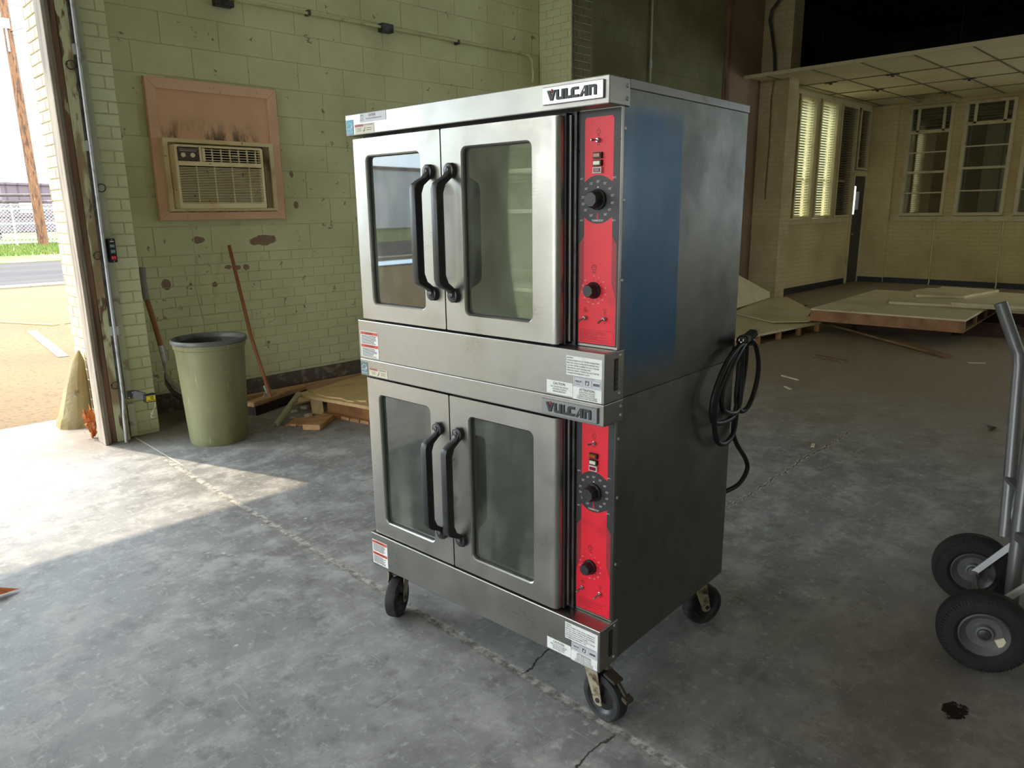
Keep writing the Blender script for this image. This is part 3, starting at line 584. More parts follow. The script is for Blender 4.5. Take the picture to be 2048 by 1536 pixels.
# ------------------------------------------------------------------ air conditioner in its peach infill board
t = thing('infill_board', 'peach painted infill board framed on the green wall', 'board', (2.55, YW, 1.44))
MB().ring([(-.43,.055),(.43,.055),(.43,.93),(-.43,.93)], [(-.41,.0649),(.385,.0649),(.385,.56),(-.41,.56)], (0, -.035, 0), (1,0,0), (0,0,1), (0, .027, 0)).build('panel', M['peach_soot'], t)
for nm, poly in (('frame_top', [(-.5,1.0),(-.425,.925),(.425,.925),(.5,1.0)]), ('frame_bottom', [(-.5,0),(.5,0),(.425,.06),(-.425,.06)]), ('frame_side', [(-.5,0),(-.425,.06),(-.425,.925),(-.5,1.0)]), ('frame_side', [(.5,0),(.5,1.0),(.425,.925),(.425,.06)])):
    MB().prism(poly, (0, -.052, 0), (1,0,0), (0,0,1), (0, .044, 0)).build(nm, M['peach'], t, bevel=.003)
ac = thing('air_conditioner', 'yellowed window air conditioner set in the peach board', 'air conditioner', (2.55, YW, 1.44))
MB().ring([(-.44,.065),(.415,.065),(.415,.585),(-.44,.585)], [(-.405,.085),(.38,.085),(.38,.555),(-.405,.555)], (0, -.10, 0), (1,0,0), (0,0,1), (0, .064, 0)).build('sleeve', M['ac'], ac, bevel=.003)
for sx in (-1, 1):
    x0, x1 = (-.405, -.345) if sx < 0 else (.335, .38)
    cu = MB(); k = 6
    for i in range(k): cu.box(x0+(x1-x0)*i/k, x0+(x1-x0)*(i+.6)/k, -.085, -.05, .085, .555)
    cu.box(x0, x1, -.07, -.045, .085, .555).build('side_curtain', M['ac_side'], ac)
X0, X1, Z0, Z1, YA = -.40, .275, .083, .535, -.19
MB().ring(rrect(X0, X1, Z0, Z1, .012, 2), rrect(X0+.022, X1-.018, Z0+.04, Z1-.016, .006, 2), (0, YA, 0), (1,0,0), (0,0,1), (0, .16, 0)).build('cabinet', M['ac'], ac, bevel=.004)
MB().box(X0+.02, X1-.02, YA+.05, YA+.06, Z0+.02, Z1-.01).build('dark_inside', M['ac_void'], ac)
cp = MB().box(-.375, -.222, YA+.004, YA+.03, .425, .515).build('control_panel', M['ac_dark'], ac)
for xx in (-.34, -.272):
    kb = MB().lathe([(.017,0),(.016,.012),(0,.013)], 14, (xx, YA+.004, .462), (0,-1,0)).build('knob', M['ac'], cp, smooth=40)
MB().box(-.36, -.24, YA+.0025, YA+.004, .49, .494).box(-.365, -.23, YA+.0025, YA+.004, .502, .504).build('print', M['label_tan'], cp)
MB().box(X0+.02, X1-.016, YA-.004, YA+.04, .388, .42).build('rail', M['ac'], ac, bevel=.003)
MB().box(-.222, -.205, YA-.002, YA+.04, .42, .52).build('divider', M['ac'], ac)
sl = MB().box(X0+.02, X1-.016, YA+.004, YA+.018, -.0029, .0029).mesh('slat'); nsl = 22
for k in range(nsl): obj('slat', sl, M['ac'], ac, (0, 0, .128+k*(.388-.128)/nsl))
for k in range(4): MB().box(-.25+k*.135, -.246+k*.135, YA+.008, YA+.022, .125, .388).build('rib', M['ac'], ac)
for k in range(5): MB().box(-.2, .255, YA+.006, YA+.02, .43+k*.0185, .4345+k*.0185).build('vane', M['ac'], ac)
for k in range(7): MB().box(-.19+k*.068, -.184+k*.068, YA+.012, YA+.03, .422, .515).build('vane_post', M['ac'], ac)
MB().box(.03, .068, YA-.001, YA+.01, .462, .474).build('badge', M['label_tan'], ac)
MB().box(-.198, -.178, YA+.002, YA+.02, .425, .515).build('vane_handle', M['ac'], ac)
MB().tube([(-.335, -.12, .085), (-.33, -.125, .03), (-.30, -.11, -.1), (-.296, -.09, -.3), (-.31, -.07, -.5), (-.285, -.06, -.68), (-.27, -.05, -.78), (-.27, -.05, -.9)], .0035, 6).build('drain_cord', M['white_cord'], ac, smooth=60)

# conduit and boxes high on the wall
t = thing('wall_conduit', 'old painted conduit running high across the green wall', 'conduit', (4.2, YW, 3.06))
def con(pts): return [(a-4.2, b-YW, c_-3.06) for a, b, c_ in pts]
MB().tube(con([(2.75, 5.70, 3.05), (3.5, 5.70, 3.06), (4.2, 5.70, 3.066), (5.2, 5.70, 3.075), (5.85, 5.70, 3.085), (5.98, 5.70, 3.075), (6.04, 5.70, 3.03), (6.055, 5.70, 2.9), (6.055, 5.71, 2.82)]), .0125, 8).build('pipe', M['zinc_old'] if 'zinc_old' in M else M['mortar_green'], t, smooth=50)
MB().box(*[a for a in (4.10-4.2, 4.22-4.2, -.085, -.012, -.035, .035)]).build('junction_box', M['dark_metal'], t, bevel=.004)
MB().box(2.62-4.2, 2.76-4.2, -.08, -.006, -.07, .03).build('open_box', M['dark_metal'], t, bevel=.004)
for k in range(4): MB().tube([(2.66-4.2+.02*k, -.07, -.03), (2.64-4.2+.04*k, -.11, -.05+.01*k), (2.70-4.2+.02*k, -.10, -.085)], .003, 5).build('loose_wire', M['blk'] if k < 3 else M['yellow'], t)
for xx in (3.4, 5.0): MB().box(xx-4.2-.012, xx-4.2+.012, -.066, -.006, -.016, .022).build('strap', M['dark_metal'], t)
tag(MB().tube([(6.19, 5.262, 4.4), (6.19, 5.262, 3.4), (6.192, 5.262, 2.86), (6.21, 5.25, 2.8)], .009, 6).build('pier_conduit', M['dark_metal'], smooth=50), 'thin dark conduit down the corner of the second pier', 'conduit')
t = thing('drop_conduit', 'thin pale conduit dropping down the far green wall', 'conduit', (8.24, 5.72, 2.6))
MB().cyl((0, 0, -.8), (0, 0, 1.9), .014, n=8).build('pipe', M['old_trim'], t); MB().cyl((0, 0, .62), (0, 0, .70), .02, n=8).build('coupling', M['zinc'], t)
tag(MB().tube([(11.1, 5.40, 4.55), (11.1, 5.50, 4.42), (11.1, 5.58, 4.33), (11.1, 5.60, 4.2), (11.1, 5.54, 3.95), (11.1, 5.49, 3.7), (11.1, 5.47, 3.45), (10.9, 5.42, 3.405)], .02, 8).build('hanging_cable', M['blk'], smooth=60), 'thick black cable hanging down to the suspended ceiling', 'cable')
tag(MB().tube([(11.16, 5.50, 3.34), (11.17, 5.53, 3.1), (11.175, 5.52, 2.4), (11.175, 5.53, 1.9), (11.17, 5.53, 1.6)], .008, 6).build('wall_cable', M['board_brown'], smooth=60), 'thin cord hanging down the third pier below the ceiling', 'cord')
for yy, lb in ((4.25, 'thin white pipe stub rising from the floor under the first back window'), (3.15, 'thin white pipe stub rising from the floor under the second back window')):
    tag(MB().tube([(15.5, yy, 0), (15.52, yy, .08), (15.55, yy+.02, .2), (15.57, yy+.03, 1.2)], .012, 6).build('pipe_stub', M['cream_trim']), lb, 'pipe')

# ------------------------------------------------------------------ floor things near the green wall
t = thing('trash_can', 'tall tapered olive plastic trash can on the floor', 'trash can', (1.92, 4.745, 0))
MB().lathe([(0,.012),(.165,.012),(.178,0),(.183,.015),(.186,.04),(.193,.16),(.214,.60),(.217,.635),(.224,.64),(.226,.672)], 48).build('body', M['can'], t, smooth=40)
MB().lathe([(.226,.668),(.236,.672),(.238,.686),(.233,.697),(.222,.698),(.214,.690),(.212,.665)], 48).build('rim', M['can_rim'], t, smooth=60)
MB().lathe([(.213,.668),(.20,.5),(.176,.03),(0,.028)], 48).build('inside', M['can_in'], t, smooth=40)

t = thing('push_broom', 'push broom leaning its brown handle on the green wall', 'broom', (2.55, 5.22, 0))
hd = Vector((.533, .202, 0)).normalized(); fw = Vector((-hd.y, hd.x, 0)); base = Vector((.06, .03, 0))
MB().tube([base+Vector((-.085, -.06, .10)), base+Vector((-.075, .2, .55)), base+Vector((-.063, .455, 1.24))], .0135, 10).build('handle', M['broomstick'], t, smooth=60)
MB().obox(base+Vector((0, 0, .085)), hd*.30, fw*.042, (0, 0, .02)).build('head', M['pine'], t, bevel=.006)
MB().obox(base+Vector((0, 0, .035)), hd*.295, fw*.052, (0, 0, .034)).build('bristles', M['bristle'], t)
MB().tube([base+Vector((-.085, -.055, .098)), base+Vector((-.08, .03, .17))], .017, 10).build('ferrule', M['zinc'], t)
MB().tube([base+hd*.1+Vector((-.1, -.05, .105)), base+Vector((-.083, -.02, .17)), base+hd*-.1+Vector((-.06, -.03, .105))], .004, 6).build('brace', M['zinc'], t)

t = thing('shovel', 'scoop shovel with wooden handle in the corner behind the can', 'shovel', (1.95, 5.45, 0))
def sh(P): return [(a-1.95, b-5.45, c_) for a, b, c_ in P]
MB().tube(sh([(1.835, 5.56, .90), (1.862, 5.55, .72), (1.885, 5.54, .54)]), .018, 10).build('handle', M['broomstick'], t, smooth=60)
MB().tube(sh([(1.838, 5.57, 1.12), (1.83, 5.57, 1.02), (1.835, 5.56, .89)]), .022, 10).build('grip', M['gray_paint'], t, smooth=60)
MB().tube(sh([(1.882, 5.54, .55), (1.892, 5.53, .45), (1.895, 5.53, .37)]), [.019, .018, .016], 10).build('socket', M['zinc'], t, smooth=60)
bl = MB(); rows = [((1.895, 5.53, .38), .02), ((1.875, 5.52, .33), .06), ((1.865, 5.50, .27), .12), ((1.90, 5.47, .18), .15), ((1.98, 5.43, .10), .155), ((2.07, 5.40, .04), .15), ((2.15, 5.37, .012), .14)]
vs = []; nk = 7
for (c0, hw) in rows:
    for k in range(nk):
        s_ = -1+2*k/(nk-1); vs.append((c0[0]-1.95+.35*hw*s_+.1*hw*s_*s_, c0[1]-5.45+.9*hw*s_, c0[2]+.45*hw*s_*s_))
vs2 = [(a+.004, b, c_+.005) for a, b, c_ in vs]; n_ = len(rows); fs = []
for i in range(n_-1):
    for k in range(nk-1):
        q = (i*nk+k, i*nk+k+1, (i+1)*nk+k+1, (i+1)*nk+k); fs.append(q); fs.append(tuple(n_*nk+a for a in q[::-1]))
bl.add(vs+vs2, fs).build('scoop', M['shovel'], t, smooth=60)

tag(MB().bar((2.28, 5.52, .033), (4.7, 5.53, .033), .05, .06).build('lumber_length', M['pine'], bevel=.004), 'long brown timber lying along the foot of the green wall', 'timber')
tag(MB().bar((2.9, 5.615, .02), (4.6, 5.63, .02), .06, .03).build('lumber_length', M['pine'], bevel=.003), 'thin brown timber behind the long one at the wall', 'timber')
tag(MB().bar((2.315, 4.71, .018), (2.625, 4.925, .155), .034, .03).build('wood_stick', M['paintwood'], bevel=.003), 'pale green painted stick propped on the plywood stack', 'stick')
# low pallet with plywood sheets
pz = thing('wood_pallet', 'low reddish wooden pallet under the plywood sheets', 'pallet', (2.72, 4.74, 0))
pu = Vector((.21, -.98, 0)).normalized(); pv = Vector((.98, .21, 0)).normalized()
for k in range(8): MB().obox(pu*(.045+k*.098)+pv*.42+Vector((0,0,.012)), pu*.044, pv*.45, (0,0,.011)).build('slat', M['pine_red'], pz, bevel=.003)
for k in (.03, .44, .83): MB().obox(pu*.40+pv*k+Vector((0,0,.066)), pu*.38, pv*.018, (0,0,.043)).build('stringer', M['platform_edge'], pz, bevel=.002)
MB().obox(pu*.40+pv*.42+Vector((0,0,.118)), pu*.39, pv*.44, (0,0,.008)).build('deck_board', M['pine_red'], pz)
def sheet(name, pts, z, th, mat, label, cat, group=None, tilt=(0,0)):
    cx_ = sum(p_[0] for p_ in pts)/len(pts); cy_ = sum(p_[1] for p_ in pts)/len(pts)
    mb = MB().prism([(a-cx_, b-cy_) for a, b in pts], (0,0,0), (1,0,tilt[0]), (0,1,tilt[1]), (0,0,th)); o = mb.build(name, mat, loc=(cx_, cy_, z)); return tag(o, label, cat, group)
def jag(pts, n=6, amp=.02):
    out = []
    for i, a in enumerate(pts):
        b = pts[(i+1) % len(pts)]; out.append(a[:2])
        if len(a) > 2:
            for k in range(1, n): out.append((a[0]+(b[0]-a[0])*k/n+random.uniform(-amp, amp), a[1]+(b[1]-a[1])*k/n+random.uniform(-amp, amp)))
    return out
sheet('plywood_sheet', jag([(2.62, 4.92), (2.80, 4.1), (3.5, 4.2), (3.46, 5.0, 1)]), .1275, .022, M['ply'], 'lower torn plywood sheet with a splintered edge on the pallet', 'plywood')
sheet('plywood_sheet', jag([(2.70, 4.93, 1), (2.74, 4.45, 1), (2.82, 4.32), (3.6, 4.5), (3.5, 5.15, 1)]), .150, .012, M['ply'], 'upper plywood sheet with a wavy edge on the pallet', 'plywood')
sheet('plywood_sheet', jag([(2.62, 5.0), (2.95, 4.98, 1), (3.3, 5.3), (2.8, 5.25, 1)]), .06, .01, M['ply'], 'narrow torn plywood strip behind the pallet', 'plywood', tilt=(.02, .03))
tag(MB().obox((2.55, 4.53, .022), Vector((.11, .085, 0)), Vector((-.04, .05, 0)), (0,0,.02)).build('wood_block', M['pine'], bevel=.004), 'short broken wood block on the floor before the pallet', 'wood block')
sheet('wood_scrap', jag([(2.36, 4.66, 1), (2.47, 4.56), (2.62, 4.72, 1), (2.5, 4.78)]), .003, .014, M['pine'], 'flat splintered wood scrap beside the broken block', 'wood scrap')
tag(MB().obox((2.70, 4.80, .061), (.03, -.035, 0), (.006, .005, 0), (0, .008, .06)).build('wood_scrap', M['ply'], bevel=.002), 'upright plywood scrap at the pallet corner', 'wood scrap')
for k, (xx, yy, sz, lb) in enumerate(((2.72, 5.02, .05, 'pale plaster lump behind the stick'), (2.6, 4.98, .03, 'small pale chip between broom and stick'), (2.62, 4.80, .035, 'white chip at the pallet corner'), (2.50, 4.83, .02, 'tiny pale chip near the broom'))):
    mb = MB().lathe([(0,0),(sz,.002),(sz*.8,sz*.5),(0,sz*.6)], 7); mb.v = [(a*random.uniform(.7,1.3), b*random.uniform(.5,1), c_) for a, b, c_ in mb.v]
    tag(mb.build('rubble_chip', M['label_tan'], loc=(xx, yy, 0 if k else .0)), lb, 'rubble', 'rubble by the pallet')

# ------------------------------------------------------------------ platforms and sheets at the far end
def platform(name, label, c0, ux, uy, w_, d_, z0, th, ndiv, top, tilt=0.0):
    t = thing(name, label, 'platform', (c0[0], c0[1], z0)); ux = Vector((*ux, 0)).normalized(); uy = Vector((*uy, 0)).normalized(); tz = Vector((0,0,tilt))
    ux = (ux+tz).normalized(); up = Vector((0,0,1))
    MB().obox(ux*w_/2+uy*d_/2+up*(th-.012), ux*w_/2, uy*d_/2, up*.012).build('top_sheet', top, t)
    MB().obox(ux*w_/2+uy*d_/2+up*.008, ux*(w_/2-.01), uy*(d_/2-.01), up*.008).build('bottom_sheet', M['board_brown'], t)
    return t, ux, uy, up
t, ux, uy, up = platform('stage_platform', 'large low platform with a reddish front rail and sheets on top', (8.63, 3.60), (.12, -1.6), (1, .06), 1.6, 2.6, .155, .145, 3, M['sheet'])
MB().obox(ux*.8+uy*.015+up*.065, ux*.8, uy*.015, up*.065).build('front_rail', M['platform_edge'], t, bevel=.003)
for k in range(5): MB().obox(ux*1.585+uy*(.03+k*.62)+up*.065, ux*.014, uy*.02, up*.055).build('divider', M['platform_edge'], t)
MB().obox(ux*1.3+uy*1.3+up*.065, ux*.02, uy*1.25, up*.055).build('inner_rail', M['platform_in'], t)
t, ux, uy, up = platform('stage_platform', 'hollow low platform showing its dark core beside the oven', (7.05, 3.70), (1.62, -.17), (.13, 1), 1.72, 1.25, .0, .13, 3, M['sheet'])
for k in range(5): MB().obox(ux*(.02+k*.42)+uy*.03+up*.065, ux*.012, uy*.03, up*.05).build('divider', M['platform_edge'], t)
MB().obox(ux*.86+uy*.25+up*.065, ux*.85, uy*.01, up*.05).build('inner_rail', M['platform_in'], t)
for k, (x0, y0, x1, y1, z0, lb) in enumerate(((9.35, 3.3, 9.5, 2.3, .0, 'lower dark board under the front of the large platform'), (9.6, 3.3, 9.8, 1.7, .0, 'second dark board under the large platform'), (10.6, 3.3, 10.8, 1.8, .0, 'rear dark board under the large platform'))):
    tag(MB().bar((x0, y0, z0+.0765), (x1, y1, z0+.0765), .09, .15).build('support_board', M['platform_in']), lb, 'board')
sheet('loose_sheet', [(8.30, 3.90), (9.05, 3.80), (9.67, 4.02), (10.83, 4.90), (10.2, 5.05), (8.75, 4.66)], .135, .012, M['sheet_gloss'], 'glossy white sheet lying against the third pier', 'sheet')
o = MB().prism([(0,0),(1.5,0),(1.6,.12),(.2,1.05),(0,1.05)], (9.0, 4.76, .165), (.99,.16,0), (-.05,.35,.55), (.004,.01,-.006)).build('loose_sheet', M['sheet']); tag(o, 'white sheet leaning up behind the oven toward the third pier', 'sheet')
sheet('loose_sheet', jag([(8.25, 3.88, 1), (8.9, 3.83), (9.1, 3.62), (8.55, 3.58)]), .1475, .008, M['sheet'], 'crumpled pale sheet corner on the hollow platform', 'sheet')
sheet('foam_board', jag([(9.62, 3.05), (11.2, 3.25, 1), (11.6, 3.17), (11.5, 1.2, 1), (9.95, 1.3, 1)]), .302, .03, M['sheet'], 'broken pale board lying on the large platform', 'board')
sheet('foam_board', jag([(10.3, 2.95, 1), (11.6, 3.0), (11.55, 2.3, 1), (10.5, 2.45)]), .334, .03, M['sheet'], 'upper piece of broken pale board on the large platform', 'board')
sheet('foam_board', jag([(9.75, 2.4), (10.4, 2.2, 1), (10.6, 1.2), (9.8, 1.2, 1)]), .334, .025, M['sheet'], 'cracked pale board piece behind the hand truck handle', 'board')
tag(MB().bar((9.27, 3.67, .05), (8.09, 1.95, .012), .09, .022).build('loose_plank', M['board_brown']), 'brown plank slanting down to the floor from the platforms', 'plank')
tag(MB().bar((7.31, 2.97, .008), (7.22, 2.62, .008), .06, .014).build('loose_plank', M['board_brown']), 'short pale plank lying alone on the floor', 'plank')
for k, (xx, yy, a, ln_, lb) in enumerate(((5.32, 2.62, .4, .22, 'thin pale splinter on the floor behind the cord'), (6.15, 2.62, 1.2, .2, 'thin pale splinter near the short plank'), (5.78, 2.52, .9, .1, 'small white splinter near the orange dust'), (8.0, 1.62, 2.2, .15, 'pale scrap by the end of the slanting plank'), (1.63, .70, -.5, .035, 'pale wood chip on the dark floor in front of the oven'), (4.42, 1.76, .3, .06, 'white chip beside the long floor crack'))):
    tag(MB().bar((xx, yy, .005), (xx+ln_*math.cos(a), yy+ln_*math.sin(a), .005), .02, .008).build('wood_splinter', M['label_tan']), lb, 'splinter', 'splinters on the floor')
for k, (xx, yy, lb) in enumerate(((9.9, 4.2, 'small dark scrap on the glossy white sheet'), (11.9, 3.9, 'small dark scrap on the far floor'), (5.6, 1.05, 'curled dark leaf on the floor near the hand truck'), (.40, 3.33, 'dry brown leaf at the left photo edge'))):
    z_ = .148 if k == 0 else 0
    tag(MB().add([(-.06,-.015,.004),(0,-.035,.02),(.07,-.005,.008),(.01,.03,.024),(0,0,.006)], [(0,1,4),(1,2,4),(2,3,4),(3,0,4)]).build('dry_scrap', M['dead'] if k == 3 else M['platform_in'], loc=(xx, yy, z_)), lb, 'scrap')

# ------------------------------------------------------------------ hand truck at the right edge
t = thing('hand_truck', 'grey tube hand truck with two pneumatic wheels at right', 'hand truck', (2.78, .4875, 0))
ax = Vector((.44, .135, 0)).normalized(); pp = Vector((.293, -.956, 0))
def wheel(c, s_):
    c = Vector(c); R_ = .135
    tw = MB().lathe([(.072,-.03),(.085,-.042),(.11,-.044),(.126,-.036),(.131,-.026),(.1345,-.02),(.1325,-.017),(.135,-.012),(.1355,0),(.135,.012),(.1325,.017),(.1345,.02),(.131,.026),(.126,.036),(.11,.044),(.085,.042),(.072,.03)], 48, c, ax).build('wheel', M['rubber_tire'], t, smooth=35)
    tr = MB()
    for k in range(72):
        a = 2*PI*k/72; q = ax.orthogonal().normalized(); q2 = ax.cross(q); d_ = q*math.cos(a)+q2*math.sin(a); e_ = ax.cross(d_)
        for sd in (-1, 1): tr.obox(c+d_*.119+ax*sd*.0405, d_*.006, e_*.0016, ax*.0022)
    stuff(tr.build('tread_lugs', M['rubber_tire'], tw))
    MB().lathe([(.074,-.032),(.070,-.036),(.066,-.030),(.05,-.014),(.028,-.012),(.026,-.026),(.012,-.028),(.012,.028),(.026,.026),(.028,.012),(.05,.014),(.066,.030),(.070,.036),(.074,.032)], 32, c, ax).build('rim', M['truck_grey'], tw, smooth=30)
    MB().lathe([(0,-.034),(.010,-.034),(.018,-.031),(.02,-.026)], 20, c, ax).build('hub_cap', M['dark_metal'], tw, smooth=30)
    return tw
M['truck_grey'] = pm('truck_grey_metal', S(116, 116, 116), .42, .6, coord='obj', layers=((S(84,82,80), 10, .5, .75),))
wa = wheel(-ax*.235+Vector((0,0,.1355)), -1); wb = wheel(ax*.235+Vector((0,0,.1355)), 1)
sn = -ax*.235+Vector((0,0,.1355))-ax*.026
stk = MB().obox(sn+pp*.048+Vector((0,0,-.018))+ax*.004, (pp*.8+Vector((0,0,.5))).normalized()*.014, (Vector((0,0,.8))-pp*.5).normalized()*.013, ax*.003).build('sticker', M['label_tan'], wa)
MB().cyl(ax*-.2+Vector((0,0,.1355)), ax*.2+Vector((0,0,.1355)), .012, n=12).build('axle', M['truck_grey'], t)
MB().cyl(ax*.165+Vector((0,0,.1355)), ax*.20+Vector((0,0,.1355)), .018, n=14).build('collar', M['truck_grey'], t)
def T(P): return [tuple(Vector(q)-Vector((2.78, .4875, 0))) for q in P]
MB().tube(T([(3.24, .635, 1.115), (3.247, .60, 1.03), (3.258, .556, .925), (3.25, .548, .88), (3.17, .513, .52), (3.115, .492, .30), (3.10, .488, .255)]), .022, 12).build('handle', M['truck_grey'], t, smooth=50)
MB().tube(T([(3.115, .488, .262), (3.13, .476, .36), (3.16, .455, .58), (3.19, .44, .9)]), .017, 10).build('rail', M['truck_grey'], t, smooth=50)
MB().tube(T([(3.07, .46, 1.0), (3.04, .447, .70), (2.985, .432, .40), (2.945, .418, .2), (2.935, .41, .03)]), .024, 12).build('rail', M['truck_grey'], t, smooth=50)
MB().tube(T([(2.86, .34, 1.0), (2.83, .33, .6), (2.78, .30, .2), (2.77, .30, .03)]), .02, 12).build('rail', M['truck_grey'], t, smooth=50)
MB().bar(ax*.18+Vector((0,0,.145)), Vector((2.96-2.78, .43-.4875, .30)), .012, .02).build('brace', M['label_grey'], t)
MB().bar(ax*-.14+Vector((0,0,.145)), Vector((2.80-2.78, .31-.4875, .28)), .012, .02).build('brace', M['label_grey'], t)
MB().bar(T([(2.945, .425, .33)])[0], T([(2.79, .305, .33)])[0], .02, .03).build('cross_bar', M['truck_grey'], t)
MB().bar(T([(3.15, .51, .47)])[0], T([(3.02, .445, .47)])[0], .03, .016).build('bracket', M['truck_grey'], t)
MB().obox(Vector((2.90-2.78, .24-.4875, .008)), ax*.2, pp*.13, (0,0,.006)).build('toe_plate', M['truck_grey'], t)

# ------------------------------------------------------------------ outdoors
SL = .0205
def gz(yy): return SL*(yy-6.1)
def slab(name, x0, x1, y0, y1, th, mat, up=0.0):
    mb = MB(); z0, z1 = gz(y0)+up, gz(y1)+up
    return mb.add([(x0,y0,z0-th),(x1,y0,z0-th),(x1,y1,z1-th),(x0,y1,z1-th),(x0,y0,z0),(x1,y0,z0),(x1,y1,z1),(x0,y1,z1)], [(0,3,2,1),(4,5,6,7),(0,1,5,4),(1,2,6,5),(2,3,7,6),(3,0,4,7)]).build(name, mat)
struct(slab('parking_lot', -9.3, 80, 6.13, 16.4, .1, M['lot']), 'sunlit peach concrete lot outside the doorway')
struct(slab('road', -60, 80, 16.4, 22.6, .1, M['asphalt'], -.01), 'grey asphalt road beyond the lot')
struct(slab('verge', -60, 80, 22.6, 80, .1, M['soil'], .0), 'grassy verge beyond the road')
struct(MB().box(-60, -9.3, -60, 16.4, -.2, -.02).build('yard', M['lot']), 'sunlit concrete yard behind the camera')
struct(slab('kerb', -60, 80, 16.0, 16.4, .1, M['line_w'], .03), 'pale kerb strip between lot and road')
def lot_line(p0, p1, w_, mat, lb):
    a, b = Vector((p0[0], p0[1], gz(p0[1])+.004)), Vector((p1[0], p1[1], gz(p1[1])+.004)); return tag(MB().bar(a, b, w_, .006).build('parking_line', mat), lb, 'line')
lot_line((1.95, 8.6), (2.1, 10.6), .10, M['line_w'], 'white painted line on the lot outside')
lot_line((1.7, 12.2), (2.45, 10.9), .10, M['line_y'], 'yellow painted line on the lot outside')
lot_line((2.55, 10.95), (4.6, 11.0), .06, M['line_y'], 'thin yellow cross line on the lot outside')
t = thing('bollard', 'tapered cream concrete guard stone outside the doorway', 'bollard', (1.335, 5.86, -.01))
mb = MB(); rows = [(.0, .115, .14, .0), (.07, .108, .13, .01), (.09, .098, .12, .015), (.3, .07, .09, .05), (.48, .035, .05, .085), (.545, .006, .012, .10)]; n_ = 14; vs = []
for zz, rx, ry, sh_ in rows: vs += [(sh_+rx*math.cos(2*PI*k/n_)*(1.1 if k % 7 else 1), sh_*.3+ry*math.sin(2*PI*k/n_), zz) for k in range(n_)]
mb.add(vs, [(i*n_+k, i*n_+(k+1)%n_, (i+1)*n_+(k+1)%n_, (i+1)*n_+k) for i in range(len(rows)-1) for k in range(n_)]+[tuple(range((len(rows)-1)*n_, len(rows)*n_)), tuple(range(n_))[::-1]])
mb.build('stone', M['conc_cone'], t, smooth=25)
t = thing('dead_plant', 'clump of curled orange dead leaves at the jamb foot', 'dead plant', (1.32, 5.42, 0))
for k in range(34):
    a = random.uniform(0, 6.28); r_ = random.uniform(0, .045); h0 = random.uniform(.0, .15); h1 = h0+random.uniform(.04, .10); d_ = Vector((math.cos(a), math.sin(a), 0))
    P = [d_*r_+Vector((0,0,h0)), d_*(r_+.015)+Vector((0,0,(h0+h1)/2)), d_*(r_+random.uniform(-.01,.03))+Vector((random.uniform(-.01,.01),0,h1))]; sd = Vector((-d_.y, d_.x, .3))*random.uniform(.006, .015)
    MB().add([P[0]-sd*.4, P[0]+sd*.4, P[1]+sd, P[1]-sd, P[2]+sd*.2, P[2]-sd*.2], [(0,1,2,3),(3,2,4,5)]).build('leaf', M['dead'], t)
t = thing('utility_pole', 'tall weathered wooden utility pole beyond the road', 'utility pole', (6.74, 30, gz(30)))
MB().cyl((0,0,-.02), (-.07,0,9.5), .165, .13, 16).build('shaft', M['pole'], t, smooth=50)
MB().cyl((-.13,-.15,6.3), (-.13,-.15,7.2), .03, n=8).build('riser', M['fence'], t); MB().box(-.22,-.02,-.22,-.1,7.0,7.3).build('fitting', M['label_grey'], t)
for a, b in (((-.05, -.1, 6.9), (2.8, -2, 8.2)), ((-.05, -.1, 6.85), (2.9, 0, 6.65)), ((-.06, -.05, 7.8), (5.3, 0, 7.7))): MB().tube([a, ((a[0]+b[0])/2, (a[1]+b[1])/2, (a[2]+b[2])/2-.05), b], .012, 5).build('wire', M['blk'], t)
t = thing('chain_link_fence', 'chain link fence with steel posts behind the utility pole', 'fence', (6.4, 31, gz(31)))
for xx in (-4, -1.3, -.25, 2.2, 4.7): MB().cyl((xx,0,0), (xx,0,1.45), .035, n=8).build('post', M['fence'], t)
for zz in (.08, 1.40): MB().cyl((-5,0,zz), (6,0,zz), .022, n=6).build('rail', M['fence'], t)
mb = MB()
for k in range(90):
    x0 = -5.2+k*.12; mb.bar((x0, 0, .05), (x0+1.35, 0, 1.40), .012, .012, (0,1,0)); mb.bar((x0+1.35, .01, .05), (x0, .01, 1.40), .012, .012, (0,1,0))
stuff(mb.build('mesh_wires', M['fence'], t))
t = thing('pipe_rack', 'storage rack stacked with dark pipes behind the fence', 'rack', (8.0, 36, gz(36)))
for xx in (-1.4, 0.2, 1.8): MB().box(xx-.05, xx+.05, -.05, .05, 0, 1.85).build('upright', M['rack_dark'], t)
for zz in (.3, .6, .9, 1.2, 1.5, 1.75):
    for k in range(3): MB().cyl((-1.9+.15*k, -.2+.12*k, zz), (3, -.2+.12*k, zz+.03), .055, n=8).build('pipe', M['rack_dark'] if (k+int(zz*10)) % 2 else M['fence'], t)
t = thing('metal_shed', 'mauve metal sided shed far behind the fence', 'building', (13, 46, gz(46)))
MB().box(-4.2, 9, 0, 8, -.5, 2.35).build('wall', M['siding'], t); MB().add([(-4.3,-.1,2.33),(9,-.1,2.1),(9,8,2.1),(-4.3,8,2.33),(-4.3,-.1,2.45),(9,-.1,2.2),(9,8,2.2),(-4.3,8,2.45)], [(0,3,2,1),(4,5,6,7),(0,1,5,4),(1,2,6,5),(2,3,7,6),(3,0,4,7)]).build('roof_edge', M['siding'], t)
MB().box(-3.5, -2.5, -.03, .02, .9, 1.5).build('window', M['label_tan'], t)
t = thing('metal_shed', 'second mauve shed at the left photo edge', 'building', (5.0, 56, gz(56)))
MB().box(-8, 3.0, 0, 8, -.5, 2.2).build('wall', M['siding'], t); MB().box(-8, 3.05, -.05, 8, 2.2, 2.28).build('roof_edge', M['siding'], t)
